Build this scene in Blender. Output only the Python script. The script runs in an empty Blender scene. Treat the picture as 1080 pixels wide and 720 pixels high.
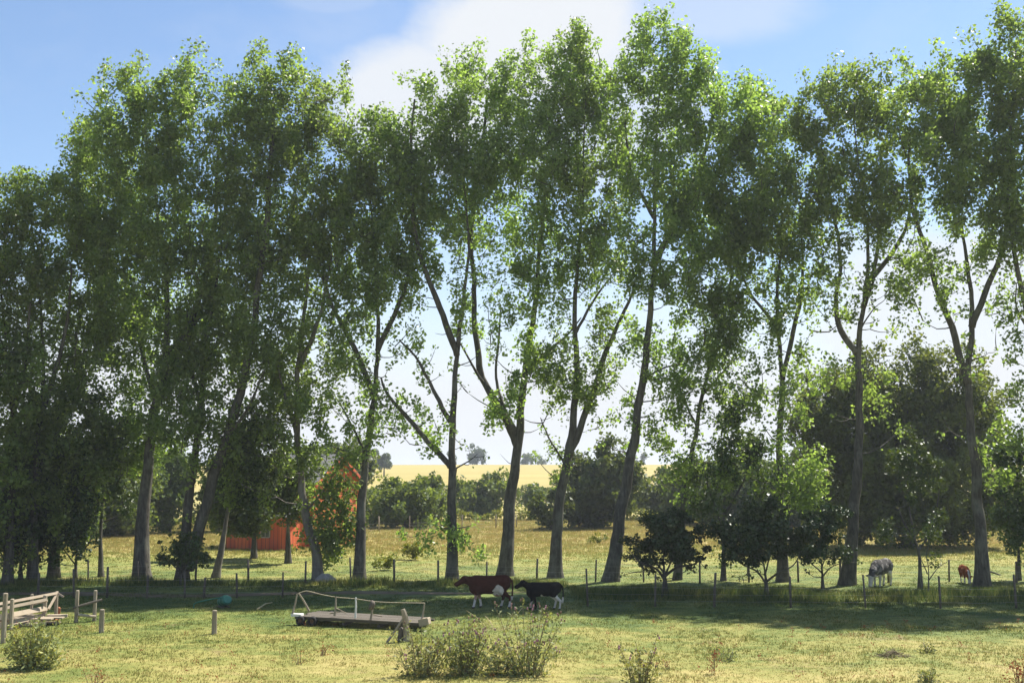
import bpy, math, random
import numpy as np
from mathutils import Vector, Matrix, noise as mnoise

scene = bpy.context.scene
COL = scene.collection
PI = math.pi
RNG = np.random.default_rng(7)

# ------------------------------------------------------------------ camera model
F = 1158.0                      # focal length in pixels of a 1080 px wide frame
CAMH = 6.0
TH = math.atan(140.0 / F)
CS, SN = math.cos(TH), math.sin(TH)

def ray(px, py):
    r = (px - 540.0) / F
    u = (360.0 - py) / F
    return (r, CS - u * SN, SN + u * CS)

def P(px, py, Y):
    d = ray(px, py)
    t = Y / d[1]
    return Vector((d[0] * t, Y, CAMH + d[2] * t))

def smooth(a, b, v):
    t = min(1.0, max(0.0, (v - a) / (b - a)))
    return t * t * (3 - 2 * t)

def terrain(x, y):
    z = 0.05 * mnoise.noise(Vector((x * 0.13, y * 0.13, 3.0))) * smooth(300, 20, y + abs(x) * .2)
    z += 11.6 * smooth(230, 640, y) + 1.2 * smooth(300, 700, y) * mnoise.noise(Vector((x * 0.004, y * 0.003, 1.0)))
    z += 9.0 * smooth(640, 1900, y)
    return z

def G(px, py):
    d = ray(px, py)
    t = -CAMH / d[2]
    x, y = d[0] * t, d[1] * t
    return Vector((x, y, terrain(x, y)))

def at_depth(px, Y):
    """ground point seen in column px at distance Y"""
    z = 0.0
    for _ in range(3):
        depth = Y * CS + (z - CAMH) * SN
        x = (px - 540.0) / F * depth
        z = terrain(x, Y)
    return Vector((x, Y, z))

# ------------------------------------------------------------------ object helpers
def link(o, parent=None):
    COL.objects.link(o)
    if parent is not None:
        o.parent = parent
    return o

def thing(name, label, cat, loc=(0, 0, 0), rotz=0.0, group=None):
    o = bpy.data.objects.new(name, None)
    o.empty_display_size = 0.3
    link(o)
    o.location = loc
    o.rotation_euler = (0, 0, rotz)
    o['label'] = label
    o['category'] = cat
    if group:
        o['group'] = group
    return o

def tag(o, label, cat, group=None):
    o['label'] = label
    o['category'] = cat
    if group:
        o['group'] = group
    return o

def np_mesh(name, V, Fc, mat, smooth_shade=False):
    V = np.asarray(V, dtype=np.float32)
    Fc = np.asarray(Fc, dtype=np.int32)
    me = bpy.data.meshes.new(name)
    k = Fc.shape[1]
    me.vertices.add(len(V))
    me.vertices.foreach_set('co', V.ravel())
    me.loops.add(Fc.size)
    me.loops.foreach_set('vertex_index', Fc.ravel())
    me.polygons.add(len(Fc))
    me.polygons.foreach_set('loop_start', np.arange(0, Fc.size, k, dtype=np.int32))
    me.polygons.foreach_set('loop_total', np.full(len(Fc), k, dtype=np.int32))
    me.update(calc_edges=True)
    if smooth_shade:
        me.polygons.foreach_set('use_smooth', np.ones(len(Fc), dtype=bool))
    if mat:
        me.materials.append(mat)
    return me

class MB:
    """collects shapes, links them as ONE mesh object"""
    def __init__(self):
        self.v, self.f = [], []

    def tube(self, pts, radii, n=6, res=0, cap=True, jitter=0.0):
        pts = [Vector(p) for p in pts]
        radii = list(radii)
        if res:
            pts, radii = spline(pts, radii, res)
        m = len(pts)
        base = len(self.v)
        t0 = (pts[1] - pts[0]).normalized()
        ref = Vector((1, 0, 0)) if abs(t0.x) < 0.8 else Vector((0, 1, 0))
        nrm = t0.cross(ref).normalized()
        for i in range(m):
            if i == 0: t = pts[1] - pts[0]
            elif i == m - 1: t = pts[-1] - pts[-2]
            else: t = pts[i + 1] - pts[i - 1]
            if t.length < 1e-9: t = t0.copy()
            t.normalize()
            nrm = (nrm - t * nrm.dot(t))
            if nrm.length < 1e-6: nrm = t.orthogonal()
            nrm.normalize()
            b = t.cross(nrm)
            for k in range(n):
                a = 2 * PI * k / n
                r = radii[i]
                if jitter:
                    r *= 1 + jitter * mnoise.noise(Vector((pts[i].x * .7 + math.cos(a) * 1.3, pts[i].y + math.sin(a) * 1.3, pts[i].z * .6)))
                p = pts[i] + (nrm * math.cos(a) + b * math.sin(a)) * r
                self.v.append((p.x, p.y, p.z))
        for i in range(m - 1):
            for k in range(n):
                a = base + i * n + k
                b2 = base + i * n + (k + 1) % n
                self.f.append((a, b2, b2 + n, a + n))
        if cap:
            self.f.append(tuple(base + k for k in range(n))[::-1])
            self.f.append(tuple(base + (m - 1) * n + k for k in range(n)))
        return self

    def box(self, c, size, rot=None):
        c = Vector(c); sx, sy, sz = [s / 2 for s in size]
        base = len(self.v)
        bv = min(size) * 0.08
        # slightly chamfered block: two stacked loops with drawn-in ends
        for (dz, ins) in ((-sz, bv), (-sz + bv, 0), (sz - bv, 0), (sz, bv)):
            for (x, y) in ((-1, -1), (1, -1), (1, 1), (-1, 1)):
                p = Vector((x * (sx - ins), y * (sy - ins), dz))
                if rot is not None: p = rot @ p
                p += c
                self.v.append((p.x, p.y, p.z))
        for i in range(3):
            for k in range(4):
                a = base + i * 4 + k; b = base + i * 4 + (k + 1) % 4
                self.f.append((a, b, b + 4, a + 4))
        self.f.append((base + 3, base + 2, base + 1, base))
        self.f.append((base + 12, base + 13, base + 14, base + 15))
        return self

    def beam(self, a, b, w, h, up=(0, 0, 1)):
        """squared timber from a to b"""
        a, b = Vector(a), Vector(b)
        d = (b - a); L = d.length; d.normalize()
        u = Vector(up)
        s = d.cross(u)
        if s.length < 1e-4: s = d.orthogonal()
        s.normalize(); u = s.cross(d).normalized()
        M = Matrix((s, u, d)).transposed()
        return self.box((a + b) / 2, (w, h, L), M)

    def poly(self, vs, fs):
        base = len(self.v)
        self.v += [tuple(v) for v in vs]
        self.f += [tuple(base + i for i in f) for f in fs]
        return self

    def build(self, name, mat, parent=None, smooth_shade=False, origin=None):
        me = bpy.data.meshes.new(name)
        v = self.v
        if origin is not None:
            v = [(a - origin[0], b - origin[1], c - origin[2]) for a, b, c in v]
        me.from_pydata(v, [], self.f)
        me.materials.append(mat)
        if smooth_shade:
            for p in me.polygons: p.use_smooth = True
        me.update()
        o = bpy.data.objects.new(name, me)
        link(o, parent)
        if origin is not None and parent is None:
            o.location = origin
        return o

def spline(pts, radii, res):
    out, rr = [], []
    n = len(pts)
    for i in range(n - 1):
        p0 = pts[max(i - 1, 0)]; p1 = pts[i]; p2 = pts[i + 1]; p3 = pts[min(i + 2, n - 1)]
        for k in range(res):
            t = k / res
            q = 0.5 * ((2 * p1) + (p2 - p0) * t + (2 * p0 - 5 * p1 + 4 * p2 - p3) * t * t + (3 * p1 - p0 - 3 * p2 + p3) * t ** 3)
            out.append(q); rr.append(radii[i] * (1 - t) + radii[i + 1] * t)
    out.append(pts[-1]); rr.append(radii[-1])
    return out, rr

# ------------------------------------------------------------------ materials
def new_mat(name):
    m = bpy.data.materials.new(name)
    m.use_nodes = True
    nt = m.node_tree
    nt.nodes.clear()
    out = nt.nodes.new('ShaderNodeOutputMaterial')
    return m, nt, out

def N(nt, typ, **kw):
    n = nt.nodes.new(typ)
    for k, v in kw.items():
        if k.startswith('i_'):
            n.inputs[k[2:].replace('_', ' ')].default_value = v
        else:
            setattr(n, k, v)
    return n

def ramp(nt, fac, stops, interp='LINEAR'):
    r = nt.nodes.new('ShaderNodeValToRGB')
    cr = r.color_ramp
    cr.interpolation = interp
    while len(cr.elements) < len(stops): cr.elements.new(0.5)
    for e, (p, c) in zip(cr.elements, stops):
        e.position = p
        e.color = (c[0], c[1], c[2], 1) if len(c) == 3 else c
    nt.links.new(fac, r.inputs[0])
    return r.outputs[0]

def mix(nt, fac, a, b, mode='MIX'):
    m = nt.nodes.new('ShaderNodeMix')
    m.data_type = 'RGBA'
    m.blend_type = mode
    for sock, val in ((m.inputs['Factor'], fac), (m.inputs['A'], a), (m.inputs['B'], b)):
        pass
    ins = {'f': m.inputs[0], 'a': m.inputs[6], 'b': m.inputs[7]}
    for key, val in (('f', fac), ('a', a), ('b', b)):
        if isinstance(val, (int, float)):
            ins[key].default_value = val if key == 'f' else (val, val, val, 1)
        elif isinstance(val, tuple):
            ins[key].default_value = (val[0], val[1], val[2], 1)
        else:
            nt.links.new(val, ins[key])
    return m.outputs[2]

def math_n(nt, op, a, b=None, c=None, clamp=False):
    m = nt.nodes.new('ShaderNodeMath')
    m.operation = op
    m.use_clamp = clamp
    for i, v in enumerate((a, b, c)):
        if v is None: continue
        if isinstance(v, (int, float)): m.inputs[i].default_value = v
        else: nt.links.new(v, m.inputs[i])
    return m.outputs[0]

def noise_tex(nt, vec, scale, detail=4, rough=0.55, dist=0.0):
    t = nt.nodes.new('ShaderNodeTexNoise')
    t.inputs['Scale'].default_value = scale
    t.inputs['Detail'].default_value = detail
    t.inputs['Roughness'].default_value = rough
    t.inputs['Distortion'].default_value = dist
    if vec is not None: nt.links.new(vec, t.inputs['Vector'])
    return t.outputs['Fac']

def mapping(nt, vec, scale):
    m = nt.nodes.new('ShaderNodeMapping')
    m.inputs['Scale'].default_value = scale
    nt.links.new(vec, m.inputs['Vector'])
    return m.outputs[0]

def leaf_mat(name, stops, trans=0.35, rough=0.42, spec=0.5, tint=(1.5, 1.35, 0.55)):
    m, nt, out = new_mat(name)
    g = N(nt, 'ShaderNodeNewGeometry')
    drift = noise_tex(nt, g.outputs['Position'], 0.55, 3, 0.6)
    tone = math_n(nt, 'ADD', math_n(nt, 'MULTIPLY', g.outputs['Random Per Island'], 0.62), math_n(nt, 'MULTIPLY_ADD', drift, 0.9, -0.26))
    col = ramp(nt, tone, stops)
    oi = N(nt, 'ShaderNodeObjectInfo')
    hs = N(nt, 'ShaderNodeHueSaturation')
    hs.inputs['Hue'].default_value = 0.5
    hv = math_n(nt, 'MULTIPLY_ADD', oi.outputs['Random'], 0.016, 0.488)
    vv = math_n(nt, 'MULTIPLY_ADD', oi.outputs['Random'], 0.3, 0.85)
    nt.links.new(hv, hs.inputs['Hue']); nt.links.new(vv, hs.inputs['Value'])
    nt.links.new(col, hs.inputs['Color'])
    col = hs.outputs[0]
    p = N(nt, 'ShaderNodeBsdfPrincipled')
    nt.links.new(col, p.inputs['Base Color'])
    p.inputs['Roughness'].default_value = rough
    p.inputs['Specular IOR Level'].default_value = spec
    tr = N(nt, 'ShaderNodeBsdfTranslucent')
    tc = mix(nt, 1.0, col, tint, 'MULTIPLY')
    nt.links.new(tc, tr.inputs['Color'])
    ms = N(nt, 'ShaderNodeMixShader')
    ms.inputs[0].default_value = trans
    nt.links.new(p.outputs[0], ms.inputs[1]); nt.links.new(tr.outputs[0], ms.inputs[2])
    nt.links.new(ms.outputs[0], out.inputs['Surface'])
    return m

def bark_mat(name, a, b, c, scale=3.0):
    m, nt, out = new_mat(name)
    g = N(nt, 'ShaderNodeNewGeometry')
    v = mapping(nt, g.outputs['Position'], (1.0, 1.0, 0.22))
    n1 = noise_tex(nt, v, scale * 2.2, 8, 0.65, 0.6)
    n2 = noise_tex(nt, g.outputs['Position'], 0.9, 4, 0.6)
    col = ramp(nt, n1, [(0.28, a), (0.5, b), (0.72, c)])
    lich = ramp(nt, n2, [(0.52, (0, 0, 0)), (0.68, (1, 1, 1))])
    col = mix(nt, math_n(nt, 'MULTIPLY', lich, 0.5), col, (0.20, 0.20, 0.15))
    p = N(nt, 'ShaderNodeBsdfPrincipled')
    nt.links.new(col, p.inputs['Base Color'])
    p.inputs['Roughness'].default_value = 0.9
    p.inputs['Specular IOR Level'].default_value = 0.2
    bp = N(nt, 'ShaderNodeBump')
    bp.inputs['Strength'].default_value = 0.9
    bp.inputs['Distance'].default_value = 0.06
    nt.links.new(n1, bp.inputs['Height'])
    nt.links.new(bp.outputs[0], p.inputs['Normal'])
    nt.links.new(p.outputs[0], out.inputs['Surface'])
    return m

def rough_mat(name, stops, scale=6.0, stretch=(1, 1, 1), rough=0.85, bump=0.4, spec=0.25, per_island=0.0, obj=True):
    m, nt, out = new_mat(name)
    tc = N(nt, 'ShaderNodeTexCoord')
    v = mapping(nt, tc.outputs['Object'], stretch)
    n1 = noise_tex(nt, v, scale, 6, 0.62, 0.3)
    if per_island:
        g = N(nt, 'ShaderNodeNewGeometry')
        n1b = math_n(nt, 'MULTIPLY_ADD', g.outputs['Random Per Island'], per_island, math_n(nt, 'MULTIPLY', n1, 1.0 - per_island))
    else:
        n1b = n1
    col = ramp(nt, n1b, stops)
    p = N(nt, 'ShaderNodeBsdfPrincipled')
    nt.links.new(col, p.inputs['Base Color'])
    p.inputs['Roughness'].default_value = rough
    p.inputs['Specular IOR Level'].default_value = spec
    if bump:
        bp = N(nt, 'ShaderNodeBump')
        bp.inputs['Strength'].default_value = bump
        bp.inputs['Distance'].default_value = 0.02
        nt.links.new(n1, bp.inputs['Height'])
        nt.links.new(bp.outputs[0], p.inputs['Normal'])
    nt.links.new(p.outputs[0], out.inputs['Surface'])
    return m

def sward_colour(nt, rand=None):
    """colour of the grass by where it grows: green and shade-darkened along the trees, dry in the open fields"""
    g = N(nt, 'ShaderNodeNewGeometry')
    pos = g.outputs['Position']
    sep = N(nt, 'ShaderNodeSeparateXYZ')
    nt.links.new(pos, sep.inputs[0])
    y = sep.outputs['Y']
    big = noise_tex(nt, pos, 0.27, 5, 0.6, 0.4)
    mid = noise_tex(nt, mapping(nt, pos, (0.5, 1.2, 1)), 1.1, 5, 0.65)
    fine = noise_tex(nt, pos, 7.0, 4, 0.7)
    f = math_n(nt, 'ADD', math_n(nt, 'MULTIPLY_ADD', big, 0.55, -0.05), math_n(nt, 'MULTIPLY', mid, 0.4))
    f = math_n(nt, 'ADD', f, math_n(nt, 'MULTIPLY', fine, 0.15))
    if rand is not None:
        f = math_n(nt, 'ADD', math_n(nt, 'MULTIPLY', f, 0.7), math_n(nt, 'MULTIPLY', rand, 0.30))
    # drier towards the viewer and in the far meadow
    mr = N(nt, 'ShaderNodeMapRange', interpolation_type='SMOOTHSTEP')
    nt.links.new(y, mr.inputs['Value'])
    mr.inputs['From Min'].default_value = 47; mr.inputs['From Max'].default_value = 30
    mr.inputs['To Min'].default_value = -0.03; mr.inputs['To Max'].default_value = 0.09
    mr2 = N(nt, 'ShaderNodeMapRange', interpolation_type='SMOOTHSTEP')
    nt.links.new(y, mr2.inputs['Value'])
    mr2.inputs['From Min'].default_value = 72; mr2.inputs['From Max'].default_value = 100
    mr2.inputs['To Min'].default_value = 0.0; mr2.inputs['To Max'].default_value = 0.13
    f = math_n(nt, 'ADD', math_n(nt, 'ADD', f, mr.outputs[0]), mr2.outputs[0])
    # moister, greener strip along the row, its colour also darkened to deepen the shade
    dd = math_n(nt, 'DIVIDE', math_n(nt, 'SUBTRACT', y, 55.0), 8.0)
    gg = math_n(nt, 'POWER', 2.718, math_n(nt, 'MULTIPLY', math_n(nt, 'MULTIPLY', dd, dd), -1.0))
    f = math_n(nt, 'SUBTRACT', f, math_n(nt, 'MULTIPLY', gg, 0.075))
    return f, pos, y

GRASS_STOPS = [(0.33, (0.056, 0.094, 0.020)), (0.44, (0.132, 0.162, 0.035)), (0.54, (0.235, 0.225, 0.060)),
               (0.65, (0.34, 0.285, 0.10)), (0.80, (0.43, 0.325, 0.145))]

def grass_mat(name, blades):
    m, nt, out = new_mat(name)
    g = N(nt, 'ShaderNodeNewGeometry')
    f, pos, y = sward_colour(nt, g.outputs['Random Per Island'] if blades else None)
    col = ramp(nt, f, GRASS_STOPS)
    hay = N(nt, 'ShaderNodeMapRange', interpolation_type='SMOOTHSTEP')      # the meadow beyond the row is standing hay
    nt.links.new(y, hay.inputs['Value'])
    hay.inputs['From Min'].default_value = 66; hay.inputs['From Max'].default_value = 84
    haycol = ramp(nt, f, [(0.35, (0.15, 0.19, 0.036)), (0.52, (0.275, 0.262, 0.066)), (0.68, (0.385, 0.295, 0.108)), (0.85, (0.44, 0.30, 0.14))])
    col = mix(nt, math_n(nt, 'MULTIPLY', hay.outputs[0], 0.85), col, haycol)
    p = N(nt, 'ShaderNodeBsdfPrincipled')
    p.inputs['Roughness'].default_value = 0.8
    p.inputs['Specular IOR Level'].default_value = 0.2
    if not blades:
        # worn brown earth showing through here and there
        w = noise_tex(nt, pos, 0.35, 6, 0.7, 0.8)
        wm = ramp(nt, w, [(0.58, (0, 0, 0)), (0.68, (1, 1, 1))])
        col = mix(nt, math_n(nt, 'MULTIPLY', wm, 0.6), col, (0.20, 0.13, 0.07))
        # ripe crop on the far hill
        mr = N(nt, 'ShaderNodeMapRange', interpolation_type='SMOOTHSTEP')
        nt.links.new(y, mr.inputs['Value'])
        mr.inputs['From Min'].default_value = 300; mr.inputs['From Max'].default_value = 360
        crop = ramp(nt, noise_tex(nt, mapping(nt, pos, (0.01, 0.05, 1)), 1.0, 4, 0.6), [(0.3, (0.29, 0.235, 0.06)), (0.7, (0.38, 0.30, 0.085))])
        col = mix(nt, mr.outputs[0], col, crop)
        bp = N(nt, 'ShaderNodeBump')
        bp.inputs['Strength'].default_value = 0.6
        bp.inputs['Distance'].default_value = 0.08
        nt.links.new(noise_tex(nt, pos, 5.0, 6, 0.75), bp.inputs['Height'])
        nt.links.new(bp.outputs[0], p.inputs['Normal'])
        nt.links.new(col, p.inputs['Base Color'])
        nt.links.new(p.outputs[0], out.inputs['Surface'])
    else:
        nt.links.new(col, p.inputs['Base Color'])
        tr = N(nt, 'ShaderNodeBsdfTranslucent')
        nt.links.new(col, tr.inputs['Color'])
        ms = N(nt, 'ShaderNodeMixShader'); ms.inputs[0].default_value = 0.5
        nt.links.new(p.outputs[0], ms.inputs[1]); nt.links.new(tr.outputs[0], ms.inputs[2])
        nt.links.new(ms.outputs[0], out.inputs['Surface'])
    return m

M = {}
M['poplar_leaf'] = leaf_mat('poplar_leaf', [(0.0, (0.092, 0.122, 0.038)), (0.45, (0.148, 0.188, 0.060)), (0.8, (0.20, 0.24, 0.084)), (1.0, (0.29, 0.32, 0.17))], 0.6, 0.36, 0.5, tint=(1.8, 2.12, 0.9))
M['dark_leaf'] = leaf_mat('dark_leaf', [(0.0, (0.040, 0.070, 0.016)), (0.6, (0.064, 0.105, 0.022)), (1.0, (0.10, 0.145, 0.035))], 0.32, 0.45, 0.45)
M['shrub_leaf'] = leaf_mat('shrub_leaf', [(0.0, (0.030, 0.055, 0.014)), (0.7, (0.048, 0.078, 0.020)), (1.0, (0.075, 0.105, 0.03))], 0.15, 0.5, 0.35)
M['far_leaf'] = leaf_mat('far_leaf', [(0.0, (0.078, 0.122, 0.030)), (0.6, (0.125, 0.18, 0.045)), (1.0, (0.185, 0.235, 0.07))], 0.5, 0.5, 0.3)
M['mid_leaf'] = leaf_mat('mid_leaf', [(0.0, (0.062, 0.10, 0.026)), (0.6, (0.10, 0.15, 0.04)), (1.0, (0.15, 0.20, 0.06))], 0.46, 0.5, 0.35)
M['needle'] = leaf_mat('needle', [(0.0, (0.025, 0.045, 0.025)), (1.0, (0.05, 0.075, 0.035))], 0.1, 0.6, 0.2)
M['weed_leaf'] = leaf_mat('weed_leaf', [(0.0, (0.13, 0.17, 0.07)), (0.5, (0.20, 0.24, 0.11)), (1.0, (0.32, 0.34, 0.18))], 0.42, 0.6, 0.3)
M['pale_weed_leaf'] = leaf_mat('pale_weed_leaf', [(0.0, (0.14, 0.18, 0.07)), (0.5, (0.24, 0.27, 0.11)), (1.0, (0.42, 0.40, 0.13))], 0.3, 0.6, 0.3)
M['dock_seed'] = leaf_mat('dock_seed', [(0.0, (0.22, 0.06, 0.025)), (1.0, (0.36, 0.13, 0.05))], 0.2, 0.8, 0.1, tint=(1, 1, 1))
M['thistle_head'] = rough_mat('thistle_head', [(0.3, (0.20, 0.13, 0.085)), (0.55, (0.36, 0.23, 0.20)), (0.75, (0.42, 0.20, 0.30))], 3.0, per_island=0.8, bump=0)
M['hedge_leaf'] = leaf_mat('hedge_leaf', [(0.0, (0.13, 0.18, 0.04)), (0.6, (0.22, 0.26, 0.055)), (1.0, (0.34, 0.34, 0.08))], 0.3, 0.6, 0.2)
M['bark'] = bark_mat('bark', (0.036, 0.032, 0.025), (0.085, 0.077, 0.062), (0.16, 0.148, 0.12))
M['pale_bark'] = bark_mat('pale_bark', (0.08, 0.07, 0.055), (0.17, 0.15, 0.125), (0.27, 0.25, 0.21))
M['stem'] = rough_mat('stem', [(0.3, (0.14, 0.11, 0.06)), (0.7, (0.26, 0.21, 0.12))], 8)
M['straw'] = rough_mat('straw', [(0.3, (0.36, 0.28, 0.14)), (0.7, (0.55, 0.45, 0.27))], 8)
M['post_wood'] = rough_mat('post_wood', [(0.25, (0.05, 0.042, 0.034)), (0.5, (0.12, 0.10, 0.08)), (0.75, (0.22, 0.19, 0.15))], 9, (1, 1, 0.2))
M['pale_wood'] = rough_mat('pale_wood', [(0.25, (0.15, 0.12, 0.085)), (0.5, (0.29, 0.245, 0.18)), (0.75, (0.42, 0.365, 0.28))], 7, (1, 1, 0.25))
M['new_plank'] = rough_mat('new_plank', [(0.2, (0.20, 0.155, 0.105)), (0.5, (0.34, 0.275, 0.195)), (0.8, (0.46, 0.385, 0.285))], 5, (0.3, 1, 1), per_island=0.6)
M['grey_plank'] = rough_mat('grey_plank', [(0.2, (0.05, 0.042, 0.033)), (0.5, (0.105, 0.09, 0.07)), (0.8, (0.175, 0.15, 0.12))], 5, (0.2, 1, 1), per_island=0.5)
M['red_plank'] = rough_mat('red_plank', [(0.2, (0.30, 0.10, 0.05)), (0.8, (0.45, 0.20, 0.10))], 6)
M['rope'] = rough_mat('rope', [(0.3, (0.32, 0.26, 0.16)), (0.7, (0.52, 0.45, 0.32))], 30)
M['rubber'] = rough_mat('rubber', [(0.3, (0.02, 0.02, 0.02)), (0.7, (0.05, 0.045, 0.04))], 12)
M['rust'] = rough_mat('rust', [(0.3, (0.08, 0.045, 0.03)), (0.7, (0.17, 0.09, 0.05))], 14)
M['wire'] = rough_mat('wire', [(0.3, (0.20, 0.19, 0.18)), (0.7, (0.32, 0.31, 0.30))], 20, rough=0.5, bump=0)
M['green_plastic'] = rough_mat('green_plastic', [(0.3, (0.012, 0.10, 0.065)), (0.7, (0.022, 0.155, 0.105))], 4, rough=0.45, bump=0.05, spec=0.5)
M['green_lid'] = rough_mat('green_lid', [(0.3, (0.022, 0.14, 0.10)), (0.7, (0.035, 0.19, 0.14))], 4, rough=0.5, bump=0.05, spec=0.4)
M['white_trim'] = rough_mat('white_trim', [(0.3, (0.62, 0.60, 0.55)), (0.7, (0.78, 0.76, 0.72))], 4)
M['grey_trim'] = rough_mat('grey_trim', [(0.3, (0.26, 0.25, 0.23)), (0.7, (0.40, 0.38, 0.35))], 4)
M['glass'] = rough_mat('glass', [(0.3, (0.02, 0.025, 0.03)), (0.7, (0.04, 0.05, 0.055))], 2, rough=0.08, bump=0, spec=0.6)
M['stone'] = rough_mat('stone', [(0.25, (0.20, 0.18, 0.16)), (0.75, (0.40, 0.37, 0.33))], 4)
M['hoof'] = rough_mat('hoof', [(0.3, (0.03, 0.026, 0.022)), (0.7, (0.07, 0.06, 0.05))], 10)
M['eye'] = rough_mat('eye', [(0.3, (0.008, 0.006, 0.005)), (0.7, (0.012, 0.01, 0.008))], 10, rough=0.1, bump=0, spec=0.7)

def board_mat(name, a, b, gap, step, axis='X'):
    """painted upright boards with open joints"""
    m, nt, out = new_mat(name)
    tc = N(nt, 'ShaderNodeTexCoord')
    sep = N(nt, 'ShaderNodeSeparateXYZ'); nt.links.new(tc.outputs['Object'], sep.inputs[0])
    s = math_n(nt, 'ADD', sep.outputs['X'], sep.outputs['Y'])
    fr = math_n(nt, 'FRACT', math_n(nt, 'DIVIDE', s, step))
    edge = math_n(nt, 'LESS_THAN', math_n(nt, 'ABSOLUTE', math_n(nt, 'SUBTRACT', fr, 0.5)), 0.06)
    idx = math_n(nt, 'FLOOR', math_n(nt, 'DIVIDE', s, step))
    wn = N(nt, 'ShaderNodeTexWhiteNoise', noise_dimensions='1D'); nt.links.new(idx, wn.inputs['W'])
    n = noise_tex(nt, mapping(nt, tc.outputs['Object'], (3, 3, 0.6)), 2.0, 5, 0.6)
    f = math_n(nt, 'ADD', math_n(nt, 'MULTIPLY', wn.outputs['Value'], 0.5), math_n(nt, 'MULTIPLY', n, 0.5))
    col = ramp(nt, f, [(0.2, a), (0.8, b)])
    col = mix(nt, edge, col, gap)
    p = N(nt, 'ShaderNodeBsdfPrincipled')
    nt.links.new(col, p.inputs['Base Color'])
    p.inputs['Roughness'].default_value = 0.75
    nt.links.new(p.outputs[0], out.inputs['Surface'])
    return m

M['barn_red'] = board_mat('barn_red', (0.46, 0.075, 0.022), (0.68, 0.155, 0.040), (0.16, 0.03, 0.012), 0.22)
M['barn_roof'] = board_mat('barn_roof', (0.10, 0.098, 0.095), (0.16, 0.157, 0.152), (0.07, 0.068, 0.065), 0.5)

def hide_mat(name):
    m, nt, out = new_mat(name)
    a = N(nt, 'ShaderNodeVertexColor', layer_name='coat')
    tc = N(nt, 'ShaderNodeTexCoord')
    n = noise_tex(nt, tc.outputs['Object'], 9, 5, 0.65)
    c = mix(nt, 1.0, a.outputs['Color'], ramp(nt, n, [(0.3, (0.75, 0.75, 0.75)), (0.7, (1.15, 1.15, 1.15))]), 'MULTIPLY')
    p = N(nt, 'ShaderNodeBsdfPrincipled')
    nt.links.new(c, p.inputs['Base Color'])
    p.inputs['Roughness'].default_value = 0.9
    p.inputs['Specular IOR Level'].default_value = 0.06
    nt.links.new(p.outputs[0], out.inputs['Surface'])
    return m
M['hide'] = hide_mat('hide')
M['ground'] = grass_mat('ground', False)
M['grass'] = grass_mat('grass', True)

# ------------------------------------------------------------------ ground sheet
def axis(parts):
    out = []
    for a, b, s in parts:
        v = a
        while v < b - 1e-6:
            out.append(v); v += s
    out.append(parts[-1][1])
    return np.array(out)

xs = axis([(-2400, -400, 100), (-400, -120, 20), (-120, -44, 4), (-44, 44, 1.0), (44, 120, 4), (120, 400, 20), (400, 2400, 100)])
ys = axis([(-80, 20, 10), (20, 75, 1.0), (75, 160, 4), (160, 700, 15), (700, 2800, 100)])
V = [(x, y, terrain(x, y)) for y in ys for x in xs]
nx, ny = len(xs), len(ys)
ii = np.arange(nx * ny).reshape(ny, nx)
Fq = np.stack([ii[:-1, :-1].ravel(), ii[:-1, 1:].ravel(), ii[1:, 1:].ravel(), ii[1:, :-1].ravel()], 1)
go = bpy.data.objects.new('ground', np_mesh('ground', V, Fq, M['ground'], True))
link(go); go['kind'] = 'structure'

# worn earth track under the left half of the row
M['earth'] = rough_mat('earth', [(0.25, (0.09, 0.062, 0.035)), (0.5, (0.15, 0.105, 0.06)), (0.75, (0.20, 0.15, 0.09))], 1.4, bump=0.5)
tv, tf = [], []
K = 60
for i in range(K + 1):
    px = -40 + i * 10.5
    yc = 56.3 + 0.6 * math.sin(i * 0.21) + smooth(30, 60, i) * 1.5
    c = at_depth(px, yc)
    w = (0.70 + 0.30 * mnoise.noise(Vector((i * .37, 2, 0)))) * (1 - smooth(40, 60, i) * 0.9)
    for s in (-1, 0, 1):
        y = yc + s * w + 0.15 * mnoise.noise(Vector((i * .9, s * 3, 5)))
        tv.append((c.x, y, terrain(c.x, y) + (0.03 if s == 0 else 0.02)))
for i in range(K):
    for s in range(2):
        a = i * 3 + s
        tf.append((a, a + 3, a + 4, a + 1))
to = bpy.data.objects.new('dirt_track', np_mesh('dirt_track', tv, tf, M['earth'], True))
link(to); to['kind'] = 'structure'

# ------------------------------------------------------------------ grass blades
def blades(name, pts, h, w, nb, lean=0.5, spread=0.10, seed=1):
    """pts (n,3) tuft places, h (n,) heights -> one mesh of thin triangles"""
    r = np.random.default_rng(seed)
    n = len(pts)
    p = np.repeat(pts, nb, 0)
    hh = np.repeat(h, nb) * r.uniform(0.55, 1.15, n * nb)
    a = r.uniform(0, 2 * PI, n * nb)
    rad = r.uniform(0, spread, n * nb)
    b = p + np.stack([np.cos(a) * rad, np.sin(a) * rad, np.full(n * nb, -0.02)], 1)
    a2 = r.uniform(0, 2 * PI, n * nb)
    side = np.stack([np.cos(a2), np.sin(a2), np.zeros(n * nb)], 1) * (np.repeat(w, nb) * 0.5)[:, None]
    a3 = r.uniform(0, 2 * PI, n * nb)
    ln = r.uniform(0.1, 1.0, n * nb) * lean * hh
    tip = b + np.stack([np.cos(a3) * ln, np.sin(a3) * ln, hh], 1)
    V = np.empty((n * nb, 3, 3), np.float32)
    V[:, 0] = b - side; V[:, 1] = b + side; V[:, 2] = tip
    Fc = np.arange(n * nb * 3, dtype=np.int32).reshape(-1, 3)
    o = bpy.data.objects.new(name, np_mesh(name, V.reshape(-1, 3), Fc, M['grass']))
    link(o); o['kind'] = 'stuff'
    return o

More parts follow.
